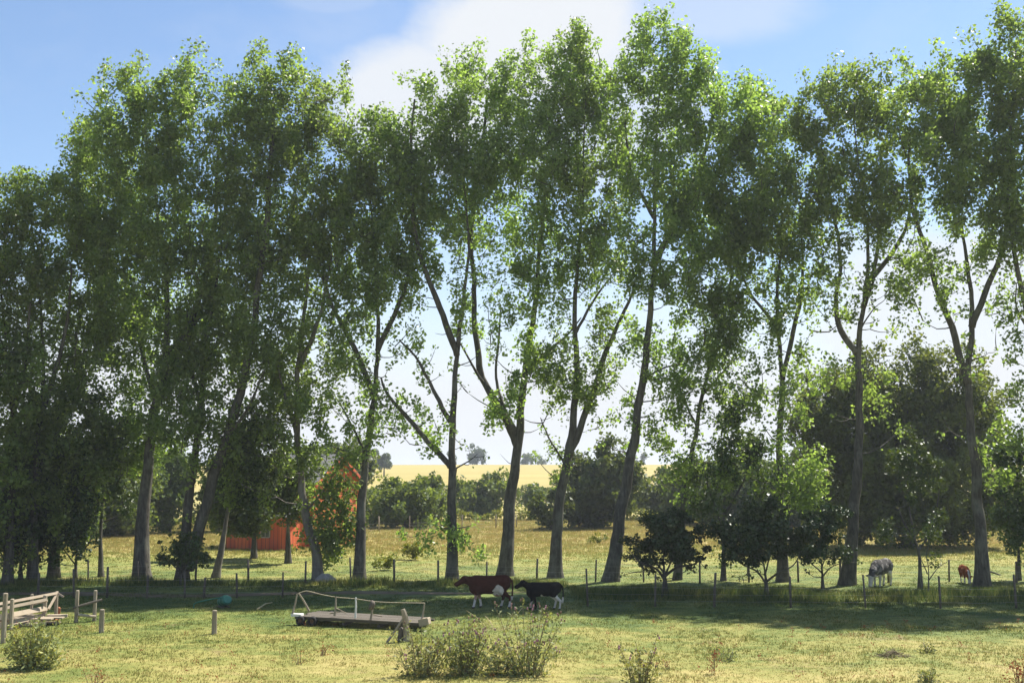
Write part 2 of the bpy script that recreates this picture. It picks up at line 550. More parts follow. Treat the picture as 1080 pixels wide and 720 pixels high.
def scatter(y0, y1, density, seed, margin=1.12, hfun=None, keep=None):
    r = np.random.default_rng(seed)
    half1 = 540 / F * y1 * margin
    n = int((y1 - y0) * 2 * half1 * density)
    x = r.uniform(-half1, half1, n); y = r.uniform(y0, y1, n)
    m = np.abs(x) < (540 / F * y * margin + 3)
    x, y = x[m], y[m]
    hs, keepm = np.empty(len(x)), np.ones(len(x), bool)
    z = np.empty(len(x))
    for i in range(len(x)):
        z[i] = terrain(x[i], y[i])
        q = mnoise.noise(Vector((x[i] * 0.33, y[i] * 0.33, 7.0))) * 0.6 + mnoise.noise(Vector((x[i] * 1.1, y[i] * 1.1, 2.0))) * 0.4
        hs[i] = hfun(x[i], y[i], q)
        if hs[i] <= 0: keepm[i] = False
    P3 = np.stack([x, y, z], 1)
    return P3[keepm], hs[keepm]

def h_short(x, y, q):
    if 45.0 < y < 58 and abs(y - 56.4) < 1.1 and x < 2 and q < 0.05: return 0     # the track stays bare
    t = 0.06 + 0.09 * max(0, q + 0.25) + (0.22 * (q - .38) if q > .38 else 0)
    return t
p1, h1 = scatter(27, 62, 55, 11, hfun=h_short)
blades('grass', p1, h1, 0.018 + 0.1 * h1, 4, 0.8, 0.12, 1)

def h_row(x, y, q):            # rank grass along the fences and round the trunks
    c = 51.0 if x > 4 else 61.0
    d = math.exp(-((y - 55.5) / 4.0) ** 2) if x > 3 else math.exp(-((y - 61.5) / 1.8) ** 2)
    h = d * (0.42 + 0.5 * q)
    return h if h > 0.16 else 0
p2, h2 = scatter(47, 68, 26, 12, hfun=h_row)
blades('long_grass', p2, h2, 0.02 + 0.02 * h2, 5, 0.45, 0.16, 2)

def h_field(x, y, q):
    t = smooth(72, 92, y)
    return (0.07 + 0.07 * max(0, q + 0.2)) * (1 - t) + t * (0.24 + 0.10 * q)
p3, h3 = scatter(62, 150, 7, 13, hfun=h_field)
blades('meadow_grass', p3, h3, 0.035 + 0.04 * h3, 8, 0.5, 0.42, 3)

# ------------------------------------------------------------------ trees
def leaf_quads(cent, dirs, L, W, r, droop=0.0, out=None):
    """cent (n,3) -> rhombic leaves with random facing"""
    n = len(cent)
    nrm = r.normal(size=(n, 3)) + np.array([0, 0, 0.55]) + 0.75 * np.asarray(out if out is not None else 0.0)
    nrm /= np.linalg.norm(nrm, axis=1)[:, None] + 1e-9
    ax = r.normal(size=(n, 3)) + dirs - np.array([0, 0, droop])
    ax -= nrm * np.sum(ax * nrm, 1)[:, None]
    ax /= np.linalg.norm(ax, axis=1)[:, None] + 1e-9
    sd = np.cross(nrm, ax)
    l = (L * r.uniform(0.5, 1.35, n))[:, None]
    w = l * (W / L) * r.uniform(0.8, 1.15, n)[:, None]
    V = np.empty((n, 4, 3), np.float32)
    V[:, 0] = cent - ax * l * 0.5
    V[:, 1] = cent + sd * w * 0.5 + nrm * l * 0.10 - ax * l * 0.08
    V[:, 2] = cent + ax * l * 0.5
    V[:, 3] = cent - sd * w * 0.5 + nrm * l * 0.10 - ax * l * 0.08
    return V.reshape(-1, 3), np.arange(n * 4, dtype=np.int32).reshape(-1, 4)

def knotty(pts, radii):
    out = []
    for p, r_ in zip(pts, radii):
        k = 0.10 + 0.12 * r_
        o = Vector((mnoise.noise(p * 0.55 + Vector((3, 9, 1))) + .5 * mnoise.noise(p * 1.7), mnoise.noise(p * 0.55 + Vector((30, 2, 8))), 0)) * k * min(1, max(0, p.z) * .5)
        out.append(p + o)
    return out

TREE_SEED = [100]

def tree(name, label, cat, base, trunk, limbs=(), crowns=(), r0=0.4, leaf='poplar_leaf', bark='bark', L=0.21, nleaf=62,
         dens=0.98, clump=0.56, plume=6, group=None, Y=None, spread_y=1.0, tall=1.25, flare=1.1, crown_name='crown', twig=1.0, nsides=10, grow=(1.0, 1.0), sprouts=0):
    """base (px,py); trunk: [(px,py[,dy])...] above it; limbs: [([(px,py[,dy])...], r)], crowns: [(cx,cy,rx,ry[,dy[,weight]])] in photo pixels"""
    TREE_SEED[0] += 1
    r = np.random.default_rng(TREE_SEED[0])
    if Y is None:
        b = G(*base); Yb = b.y
    else:
        Yb = Y; b = at_depth(base[0], Y)
    m_px = Yb / F
    root = thing(name, label, cat, b, 0.0, group)
    def wp(q):
        dy = q[2] if len(q) > 2 else 0.0
        return P(q[0], q[1], Yb + dy) - b
    # trunk
    tp = [Vector((0, 0, -0.25))] + [wp(q) for q in trunk]
    n = len(tp)
    hgt = max(p.z for p in tp)
    tr = [r0 * max(0.06, 1 - 1.02 * (max(0, p.z) / (hgt + 1e-6)) ** 0.62 * 0.98) for p in tp]
    tr[0] = r0 * flare
    pts, rr = spline(tp, tr, 6)
    pts = knotty(pts, rr)
    # root flare
    rr = [q * (1 + 0.20 * math.exp(-max(0, p.z) / 0.3)) for p, q in zip(pts, rr)]
    MB().tube(pts, rr, nsides, 0, True, 0.16).build('trunk', M[bark], root, True)
    nodes = [np.array(p) for p in pts[len(pts) // 4:]]
    nrad = list(rr[len(pts) // 4:])
    for lp, lr in limbs:
        w = [wp(q) for q in lp]
        if all(len(q) < 3 for q in lp):
            e = r.uniform(-1, 1) * min(1.3, 0.30 * (w[-1] - w[0]).length)
            for i, p in enumerate(w):
                p.y += e * (i / (len(w) - 1))
        m = len(w)
        q, qr = spline(w, [lr * (1 - 0.72 * i / (m - 1)) for i in range(m)], 5)
        q = [q[0]] + knotty(q[1:], qr)
        MB().tube(q, qr, 8, 0, True, 0.18).build('limb', M[bark], root, True)
        nodes += [np.array(p) for p in q[1:]]; nrad += qr[1:]
    # leaf clump sites, gathered in upright plumes
    sites = []
    for c in crowns:
        cx, cy, rx, ry = c[:4]
        dy = c[4] if len(c) > 4 and c[4] != 0 else r.uniform(-0.9, 0.5) * (1.8 if sprouts > 20 else 1)
        wgt = c[5] if len(c) > 5 else 1.0
        cen = np.array(P(cx, cy, Yb + dy) - b)
        rx, ry = rx * grow[0], ry * grow[1]
        R = np.array([rx * m_px, rx * m_px * spread_y, ry * m_px])
        vol = 4.19 * R.prod()
        ns = max(3, vol * dens * wgt * (0.62 / clump) ** 3 * 1.0)
        npl = max(1, int(ns / plume))
        cl = clump
        for _ in range(npl):
            d = r.normal(size=3); d /= np.linalg.norm(d)
            rad = r.uniform(0.15, 1.0) ** 0.5
            pc = cen + d * rad * np.maximum(R - cl * 0.6, R * 0.5)
            axis_ = np.array([d[0] * 0.45, d[1] * 0.45, 1.0]) + r.normal(size=3) * 0.22
            axis_ /= np.linalg.norm(axis_)
            hl = r.uniform(1.2, 2.4) * cl * tall
            for _k in range(plume):
                t = r.uniform(-1, 1)
                off = r.normal(size=3) * cl * 0.62 * (1.05 - 0.55 * max(t, 0))
                q = pc + axis_ * hl * t + off
                if np.sum(((q - cen) / (R + 0.25 * cl)) ** 2) < 1.3:
                    sites.append(q)
        for _ in range(int(ns * 0.22)):
            d = r.normal(size=3); d /= np.linalg.norm(d)
            sites.append(cen + d * r.uniform(0, 1) ** 0.4 * R)
    sp_from = len(sites)
    lowz = [i for i, q in enumerate(nodes) if 0.14 * hgt < q[2] < 0.62 * hgt]
    for _ in range(sprouts if lowz else 0):      # twigs breaking from the bare wood
        q = nodes[lowz[r.integers(len(lowz))]]
        a_ = r.uniform(0, 2 * PI); l_ = r.uniform(.5, 1.9)
        sites.append(q + np.array([math.cos(a_) * l_, math.sin(a_) * l_ * .8, r.uniform(-.1, .9) * l_]))
    sites = np.array(sites)
    if b.z < 100:
        sites = sites[sites[:, 2] > 0.25]
    # join the sites to the skeleton by thin boughs
    nd = np.array(nodes)
    dmin = np.array([np.min(np.linalg.norm(nd - s, axis=1)) for s in sites])
    order = np.argsort(dmin)
    NB = np.zeros((len(nd) + len(sites) * 3, 3)); NB[:len(nd)] = nd
    cnt = len(nd)
    mb = MB()
    dirs = np.zeros_like(sites)
    for i in order:
        s = sites[i]
        A = NB[:cnt]
        df = s - A
        dist = np.linalg.norm(df, axis=1)
        rise = df[:, 2] / (dist + 1e-6)
        cost = dist * (1 + 1.3 * np.clip(0.25 - rise, 0, 2)) + 0.05
        j = int(np.argmin(cost))
        a = A[j]
        ln = dist[j]
        mid = a + (s - a) * 0.5 + np.array([0, 0, -0.10 * ln]) + r.normal(size=3) * 0.05 * ln
        ra = min(0.075, 0.012 + 0.016 * ln) * twig
        p, q = spline([Vector(a), Vector(mid), Vector(s)], [ra, ra * 0.7, 0.007 * twig], 2)
        mb.tube(p, q, 4, 0, False)
        dirs[i] = (s - a) / (ln + 1e-6)
        for k in (2, 3, 4):
            NB[cnt] = np.array(p[k]); cnt += 1
    mb.build('boughs', M[bark], root, True)
    # leaves
    ns = len(sites)
    per = np.maximum(8, (nleaf * r.uniform(0.5, 1.35, ns)).astype(int))
    if sprouts: per[-sprouts:] = r.integers(0, 16, sprouts)
    idx = np.repeat(np.arange(ns), per)
    g = r.normal(size=(len(idx), 3))
    g /= np.linalg.norm(g, axis=1)[:, None]
    g *= (r.uniform(0, 1, len(idx)) ** 0.45)[:, None]
    sc = clump * r.uniform(0.65, 1.25, ns)
    if sprouts: sc[-sprouts:] *= .5
    cent = sites[idx] + g * np.stack([sc[idx], sc[idx], sc[idx] * tall], 1)
    ok = cent[:, 2] > 0.12
    cent, idx = cent[ok], idx[ok]
    ctr = sites.mean(0)
    o_ = cent - np.stack([np.full(len(cent), ctr[0]), np.full(len(cent), ctr[1]), cent[:, 2]], 1)
    o_ = o_ / (np.linalg.norm(o_, axis=1)[:, None] + .6)
    V, Fc = leaf_quads(cent, dirs[idx], L, L * 0.78, r, 0.3, o_)
    me = np_mesh(crown_name, V, Fc, M[leaf])
    link(bpy.data.objects.new(crown_name, me), root)
    return root

ROW = 'poplars standing in the row'
def poplar(label, *a, **k):
    k.setdefault('dens', 0.93)
    k.setdefault('clump', 0.58)
    k.setdefault('nleaf', 52)
    k.setdefault('sprouts', 34)
    k.setdefault('group', ROW)
    k.setdefault('grow', (1.42, 1.02))
    k.setdefault('spread_y', 0.56)
    return tree('poplar_tree', label, 'tree', *a, **k)

# --- the row, left to right
poplar('poplar beyond the left edge, only its right crown side showing', (-62, 616),
       [(-60, 500), (-58, 380), (-52, 250), (-50, 180)], [([(-59, 420), (-35, 350), (-20, 270)], .18)],
       [(-50, 260, 60, 90), (-40, 420, 60, 90), (-30, 540, 40, 50, 0, 1.2), (-70, 160, 40, 50)], r0=.42)
poplar('dark poplar at the left edge with the leftmost trunk in view', (8, 616),
       [(12, 530), (15, 450), (8, 380), (0, 300), (-4, 220)], [([(14, 440), (30, 380), (40, 320)], .16)],
       [(0, 300, 42, 100), (5, 220, 34, 40), (10, 430, 44, 90, 0, .8), (5, 540, 40, 50, .5, 1.3)], r0=.29)
poplar('poplar behind the plank pile, first full trunk right of the left edge', (35, 613),
       [(36, 540), (38, 470), (46, 400), (42, 320), (34, 240), (36, 190)], [([(40, 450), (60, 390), (75, 330), (78, 280)], .17)],
       [(35, 240, 34, 62), (70, 255, 40, 80), (60, 380, 50, 60, 0, .75), (50, 490, 50, 66, 0, 1.1)], r0=.30)
poplar('slim dark poplar between the leftmost trunks and the thick trunk', (57, 609),
       [(58, 540), (58, 480), (66, 410), (84, 340), (98, 270), (104, 180)], [([(60, 460), (88, 400), (110, 350)], .15)],
       [(96, 210, 42, 72), (88, 170, 24, 38), (88, 330, 54, 66, 0, .7), (90, 450, 48, 72, 0, .9), (80, 555, 36, 24, 0, 1.1)], r0=.34)
tree('young_tree', 'young tree with a thin straight dark trunk left of the thick poplar', 'tree', (107, 608),
     [(106, 570), (108, 530), (112, 480), (110, 430)], [([(107, 540), (92, 510), (84, 480)], .08), ([(108, 530), (126, 500), (134, 470)], .08)],
     [(108, 470, 36, 52), (120, 520, 26, 26, 0, .7), (75, 545, 26, 32, .5, .8)], r0=.17, leaf='dark_leaf')
tree('young_tree', 'dark bushy young tree filling the gap between the two leftmost trunks', 'tree', (22, 611), [(22, 590), (24, 560), (22, 520)],
     [([(22, 595), (8, 570), (2, 545)], .06), ([(23, 590), (38, 565), (44, 540)], .06)], [(20, 540, 38, 46), (4, 565, 26, 30), (44, 570, 26, 28), (30, 490, 34, 34)], r0=.14, leaf='shrub_leaf', dens=.8, clump=.5)
tree('young_tree', 'dark low bushy tree between the slim dark poplar and the straight young tree', 'tree', (80, 610), [(80, 592), (81, 570), (80, 535)],
     [([(80, 596), (66, 578), (60, 560)], .05), ([(80, 590), (94, 572), (100, 556)], .05)], [(78, 545, 30, 38), (62, 575, 22, 22), (74, 500, 30, 34)], r0=.12, leaf='shrub_leaf', dens=.75, clump=.5)
poplar('tall poplar with the thickest straight trunk in the left half', (150, 612),
       [(150, 560), (155, 500), (162, 440), (174, 385), (176, 310), (165, 220), (152, 130), (148, 85)],
       [([(163, 430), (185, 375), (205, 320), (222, 240), (226, 140)], .27), ([(165, 425, 0), (150, 370, .8), (132, 300, 1.6), (122, 200, 2)], .16),
        ([(178, 370), (198, 350), (212, 330)], .14)],
       [(135, 150, 52, 82), (120, 110, 32, 48), (200, 140, 46, 82), (160, 250, 68, 62), (120, 280, 44, 60), (140, 350, 56, 62), (200, 330, 48, 64), (190, 430, 40, 50, 0, .9), (130, 460, 36, 56, 0, 1.0)],
       r0=.50, nsides=12)
poplar('twin stemmed poplar whose two stems spread up and to the right', (192, 612),
       [(196, 565), (203, 500), (212, 430), (218, 360), (232, 270), (240, 170)],
       [([(199, 600, -.2), (214, 545, -.5), (236, 470, -.8), (256, 400, -1), (272, 310, -1), (284, 200, -.6), (288, 110, -.3)], .36),
        ([(212, 430), (200, 380), (196, 320)], .14), ([(238, 460, -.8), (262, 430, -1.6), (280, 390, -2.4)], .13)],
       [(280, 120, 46, 72), (250, 170, 44, 70), (300, 200, 46, 80), (255, 280, 56, 60), (230, 370, 50, 60), (272, 345, 42, 52, -1.5), (215, 440, 38, 54, 0, .9), (285, 440, 34, 48, 0, .9), (250, 500, 30, 34, 0, .9)], r0=.38)
tree('young_tree', 'young tree with a pale leaning trunk beside the twin stemmed poplar', 'tree', (227, 609),
     [(236, 565), (243, 530), (246, 495), (262, 460), (276, 430)], [([(246, 495), (232, 470), (224, 450)], .08)],
     [(262, 465, 42, 46), (268, 515, 36, 32, 0, .8), (232, 500, 24, 26, 0, .6)], r0=.24, leaf='dark_leaf', bark='pale_bark')
poplar('poplar with a crooked pale lower trunk in front of the red barn', (336, 611),
       [(333, 580), (322, 545), (317, 500), (313, 440), (316, 370), (326, 280), (334, 180), (332, 110)],
       [([(314, 460), (304, 425), (296, 385)], .15), ([(315, 390), (340, 330), (352, 270)], .16), ([(320, 540), (340, 520), (352, 500)], .08)],
       [(322, 110, 38, 52), (345, 190, 44, 80), (318, 280, 48, 60), (318, 380, 46, 54), (346, 558, 26, 40, .2, 2.6), (350, 520, 22, 26, .3, 2.2), (366, 536, 12, 36, .3, 1.4), (296, 480, 42, 44, 0, .7), (345, 500, 28, 30, 0, .5), (300, 430, 36, 40, 0, .6)], r0=.33, bark='pale_bark')
poplar('poplar with a gently curved trunk just right of the red barn', (379, 611),
       [(381, 550), (385, 490), (392, 440), (396, 410), (399, 340), (394, 250), (386, 160), (380, 110)],
       [([(395, 420), (378, 375), (352, 325), (340, 270)], .2), ([(398, 370), (420, 320), (432, 270), (436, 220)], .18), ([(386, 480), (366, 440), (355, 420)], .09)],
       [(382, 160, 40, 62), (375, 240, 48, 62), (420, 230, 42, 70), (378, 330, 48, 58, 0, .9), (372, 430, 40, 44, 0, .55), (408, 300, 36, 46, 0, .8)], r0=.36)
poplar('poplar with two long bare limbs reaching left from its upright trunk', (477, 611),
       [(477, 550), (476, 490), (478, 440), (482, 375), (489, 315), (494, 240), (484, 160), (480, 95)],
       [([(475, 492), (456, 470), (436, 447), (412, 420), (403, 400)], .2), ([(475, 445), (460, 417), (443, 383), (423, 360)], .15),
        ([(482, 375), (467, 333), (450, 290), (438, 240), (436, 160), (438, 110)], .2), ([(478, 495), (496, 485), (504, 478)], .05)],
       [(476, 105, 32, 60), (436, 140, 38, 62), (490, 180, 36, 60), (455, 210, 48, 58), (428, 170, 30, 60, 0, .8), (450, 285, 40, 40, 0, .4), (488, 300, 34, 50, 0, .3), (470, 370, 36, 50, 0, .14), (425, 430, 40, 36, 0, .45), (450, 445, 34, 34, 0, .3), (477, 562, 38, 20, -.3, .8)], r0=.36)
poplar('poplar behind the brown cow, splitting low into a long left stem', (533, 607),
       [(536, 560), (541, 510), (547, 465), (553, 400), (562, 340), (570, 260), (578, 160), (590, 70)],
       [([(546, 470), (533, 440), (512, 405), (503, 370), (500, 307), (497, 240), (508, 150), (515, 90)], .26),
        ([(510, 403), (495, 380), (480, 352)], .1), ([(555, 395), (578, 370), (600, 352), (612, 335)], .12), ([(547, 460), (528, 420), (524, 380), (528, 320)], .14)],
       [(515, 100, 36, 60), (590, 90, 48, 68), (560, 170, 58, 62), (530, 230, 44, 52, 0, .85), (575, 260, 46, 60, 0, .8), (552, 330, 40, 54, 0, .5), (540, 420, 34, 44, 0, .4), (515, 330, 30, 60, 0, .2)], r0=.46, nsides=12)
poplar('poplar behind the black calf, forked with a dark leafy tuft', (586, 609),
       [(587, 565), (594, 510), (604, 450), (609, 390), (606, 320), (612, 250), (616, 160), (618, 80)],
       [([(600, 480), (620, 430), (638, 375), (656, 332), (672, 300)], .24), ([(608, 350), (630, 310), (648, 286)], .1), ([(597, 490), (578, 460), (570, 440)], .08)],
       [(618, 85, 38, 62), (625, 170, 44, 62), (612, 260, 44, 56, 0, .7), (597, 395, 38, 40, -.5, 1.1), (640, 420, 34, 40, 0, .35), (580, 500, 24, 30, 0, .4), (620, 345, 40, 46, 0, .4)], r0=.42)
poplar('tallest poplar, its long clean trunk leaning right beside the round dark tree', (644, 613),
       [(652, 560), (664, 490), (676, 415), (684, 340), (690, 260), (690, 170), (697, 80), (700, 30)],
       [([(678, 400), (700, 388), (722, 384)], .08), ([(682, 360), (664, 358), (650, 366)], .07), ([(689, 280), (715, 230), (742, 170), (758, 100)], .22), ([(690, 230), (668, 180), (660, 120)], .14)],
       [(698, 75, 46, 64), (662, 120, 26, 60), (745, 110, 42, 66), (780, 130, 36, 62), (720, 190, 62, 60), (690, 270, 56, 42), (755, 230, 50, 58), (712, 345, 46, 60, 0, .45), (690, 420, 40, 50, 0, .28), (660, 330, 26, 50, 0, .3)], r0=.44, nsides=12)
poplar('slender poplar rising behind the round dark tree, thin trunk leaning right', (714, 611),
       [(722, 530), (733, 460), (747, 390), (764, 325), (778, 260), (790, 180), (800, 100)],
       [([(742, 415), (765, 390), (784, 370)], .09), ([(735, 450), (716, 410), (706, 380)], .08)],
       [(795, 140, 38, 62), (790, 230, 46, 62), (768, 310, 42, 56, 0, .8), (745, 400, 44, 46, 0, .55), (735, 480, 42, 46, 0, .7), (760, 350, 40, 44, 0, .6)], r0=.24)
poplar('poplar with a wavy side limb, its trunk half hidden by dark shrubs', (826, 613),
       [(824, 550), (822, 470), (825, 400), (819, 330), (823, 260), (826, 180), (822, 120)],
       [([(820, 345), (800, 318), (786, 290), (782, 255)], .12), ([(825, 400), (842, 335), (850, 280), (848, 220)], .17)],
       [(822, 150, 36, 52), (848, 200, 36, 60), (825, 240, 46, 52, 0, .9), (840, 320, 40, 46, 0, .6), (800, 310, 34, 50, 0, .45), (820, 420, 40, 58, 0, .6), (828, 500, 40, 50, 0, .6)], r0=.33)
poplar('poplar left of the grey cow with a wide fan of limbs', (893, 616),
       [(899, 560), (905, 490), (907, 420), (906, 370), (912, 310), (916, 250), (905, 170), (900, 100)],
       [([(904, 372), (888, 348), (884, 318), (890, 280), (884, 220), (872, 150)], .19), ([(914, 298), (940, 268), (958, 238), (966, 205)], .17),
        ([(910, 325), (924, 280), (932, 230), (935, 160)], .17), ([(907, 350), (916, 332), (924, 322)], .06)],
       [(905, 120, 44, 62), (868, 140, 30, 58), (935, 150, 34, 70), (900, 210, 54, 54), (890, 290, 38, 46, 0, .5), (925, 280, 36, 44, 0, .35), (942, 328, 24, 20, 0, .6), (905, 430, 36, 50, .5, .3)], r0=.42, nsides=12)
poplar('poplar at the right with a tall V fork of bare limbs', (1036, 619),
       [(1034, 560), (1029, 500), (1023, 440), (1021, 395), (1025, 340), (1022, 290), (1012, 225), (1005, 150), (1000, 90)],
       [([(1021, 405), (1008, 355), (990, 300), (977, 250), (965, 205), (966, 140)], .22), ([(1025, 345), (1040, 302), (1054, 262), (1060, 220), (1055, 140)], .2),
        ([(1024, 380), (1036, 376), (1042, 372)], .04)],
       [(995, 110, 46, 58), (965, 130, 32, 60), (1030, 120, 44, 74), (1000, 190, 58, 52), (1045, 210, 40, 56, 0, .7), (1000, 270, 52, 46, 0, .5), (980, 300, 26, 46, 0, .35), (1035, 300, 36, 50, 0, .35)], r0=.40, nsides=12)
poplar('poplar at the right edge, trunk outside, low leaf sprays hanging in', (1112, 622),
       [(1104, 540), (1096, 440), (1084, 340), (1068, 260), (1064, 190), (1066, 100), (1072, 50)],
       [([(1090, 390), (1112, 320), (1120, 240), (1118, 160)], .2), ([(1086, 350), (1072, 330), (1068, 300)], .08)],
       [(1070, 90, 44, 82), (1110, 130, 50, 100), (1085, 220, 44, 62), (1078, 345, 22, 42, -.5, .6), (1082, 410, 18, 30, 0, .5), (1100, 480, 46, 70, 0, .8)], r0=.42)
for px, lab in ((1205, 'poplar outside the right edge of the photo, first beyond the frame'), (1290, 'poplar outside the right edge of the photo, second beyond the frame'),
                (1385, 'poplar outside the right edge of the photo, third beyond the frame')):
    poplar(lab, (px, 616), [(px + 6, 500), (px - 4, 350), (px, 200), (px + 5, 90)], [([(px, 400), (px - 40, 300), (px - 50, 180)], .2), ([(px, 380), (px + 35, 300), (px + 45, 190)], .2)],
           [(px, 130, 56, 100), (px - 40, 230, 50, 80), (px + 40, 240, 50, 80), (px, 400, 46, 70, 0, .4)], r0=.42, nleaf=70)

# --- low dark trees and shrubs under the row
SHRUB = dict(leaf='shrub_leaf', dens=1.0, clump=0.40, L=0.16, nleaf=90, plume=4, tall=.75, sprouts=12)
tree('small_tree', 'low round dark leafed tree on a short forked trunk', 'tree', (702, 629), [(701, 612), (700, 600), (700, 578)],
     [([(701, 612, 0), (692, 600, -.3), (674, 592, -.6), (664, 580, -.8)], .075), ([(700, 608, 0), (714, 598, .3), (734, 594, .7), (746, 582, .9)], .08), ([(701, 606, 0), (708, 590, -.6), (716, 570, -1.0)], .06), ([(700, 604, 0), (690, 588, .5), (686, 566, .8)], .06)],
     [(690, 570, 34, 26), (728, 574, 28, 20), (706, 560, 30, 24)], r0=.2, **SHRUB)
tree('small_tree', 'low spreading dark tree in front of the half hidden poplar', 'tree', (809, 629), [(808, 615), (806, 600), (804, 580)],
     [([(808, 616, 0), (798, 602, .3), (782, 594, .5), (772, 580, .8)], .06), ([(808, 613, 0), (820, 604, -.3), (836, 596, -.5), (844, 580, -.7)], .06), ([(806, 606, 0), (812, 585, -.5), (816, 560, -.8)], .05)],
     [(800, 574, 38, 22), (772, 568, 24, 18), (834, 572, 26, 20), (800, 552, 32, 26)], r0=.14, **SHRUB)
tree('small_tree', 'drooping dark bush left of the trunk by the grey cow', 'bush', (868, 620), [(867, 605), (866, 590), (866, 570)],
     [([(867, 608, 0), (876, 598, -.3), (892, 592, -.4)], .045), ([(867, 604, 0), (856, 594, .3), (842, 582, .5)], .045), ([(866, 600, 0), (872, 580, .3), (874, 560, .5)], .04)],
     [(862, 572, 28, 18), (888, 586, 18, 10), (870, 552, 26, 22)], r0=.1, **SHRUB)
tree('young_tree', 'dense dark young tree between the slender poplar and the wavy limbed poplar', 'tree', (763, 612), [(763, 580), (764, 540), (770, 490), (772, 440)],
     [([(763, 560), (750, 520), (742, 490)], .07), ([(764, 545), (785, 505), (796, 470)], .08)],
     [(768, 470, 40, 60), (764, 562, 40, 26), (790, 510, 40, 50), (750, 520, 36, 42), (780, 400, 30, 36, 0, .6)], r0=.16, leaf='dark_leaf', dens=.42)
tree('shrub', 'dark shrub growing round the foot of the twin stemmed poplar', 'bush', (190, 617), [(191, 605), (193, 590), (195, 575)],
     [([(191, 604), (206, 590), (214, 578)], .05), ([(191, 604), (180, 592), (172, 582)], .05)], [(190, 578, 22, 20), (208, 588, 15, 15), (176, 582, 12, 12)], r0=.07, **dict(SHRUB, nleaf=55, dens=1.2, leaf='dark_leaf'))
tree('sapling', 'slim sapling with a forked stem right of the grey cow', 'tree', (971, 620), [(970, 600), (969, 582), (964, 565), (960, 540), (958, 500)],
     [([(969, 580), (980, 562), (988, 540), (990, 510)], .07), ([(966, 570), (952, 552), (944, 535)], .05)],
     [(962, 500, 32, 44, 0, .75), (985, 525, 28, 40, 0, .7), (945, 562, 26, 14, 0, .7), (990, 572, 18, 14, 0, .6)], r0=.14, leaf='dark_leaf', dens=.5, clump=.45, L=.17, nleaf=70)
tree('sapling', 'thin bare stemmed sapling beside the slim forked sapling', 'tree', (979, 628), [(979, 600), (977, 585), (982, 560)],
     [([(979, 612), (990, 598), (1004, 590)], .03), ([(978, 605), (972, 590), (970, 580)], .03)], [(982, 560, 12, 16, 0, 1.5)], r0=.05, leaf='dark_leaf', dens=.8, clump=.3, L=.14, nleaf=16)
tree('shrub', 'dark leafy bush at the right edge beside the poplar with the V fork', 'bush', (1075, 612), [(1074, 580), (1074, 540), (1076, 500)],
     [([(1074, 570), (1060, 545), (1054, 520)], .07)], [(1078, 510, 34, 40), (1064, 545, 26, 30), (1085, 560, 34, 30)], r0=.13, leaf='dark_leaf', dens=.6, clump=.5, nleaf=90)

# --- trees beyond the row
BEY = 'trees beyond the meadow'
tree('broad_tree', 'broad green tree with a domed crown behind the grey cow', 'tree', (958, 590), [(958, 560), (956, 500), (958, 420)],
     [([(958, 540), (920, 480), (900, 430)], .25), ([(957, 540), (1000, 470), (1020, 430)], .25), ([(957, 530), (940, 440), (935, 390)], .2)],
     [(950, 420, 52, 58), (900, 435, 48, 62), (1002, 425, 46, 62), (1040, 440, 30, 46), (950, 490, 76, 62), (1018, 510, 50, 62), (890, 510, 50, 56), (862, 450, 34, 56), (960, 550, 66, 32)],
     r0=.6, Y=92, leaf='far_leaf', L=.30, clump=.85, dens=1.2, nleaf=85, group=BEY)
def far_tree(label, px, Y, crowns, leaf='far_leaf', r0=.25, name='field_tree', L=None, dens=1.5, clump=None, **k):
    top = min(c[1] - c[3] for c in crowns); bot = at_depth(px, Y)
    py = 360 - F * math.tan(math.atan2(bot.z - CAMH, Y) - TH)
    L = L or 0.0042 * Y / 1.15; clump = clump or 0.0085 * Y * .9
    return tree(name, label, 'tree' if 'tree' in name or 'conifer' in name else 'bush', (px, py), [(px, py * .6 + top * .4), (px, py * .25 + top * .75)],
                [], crowns, r0=r0, Y=Y, leaf=leaf, L=L, dens=dens, clump=clump, plume=4, nleaf=80, group=BEY, grow=(1.25, 1.0), tall=1.05, twig=1.5, nsides=6, **k)
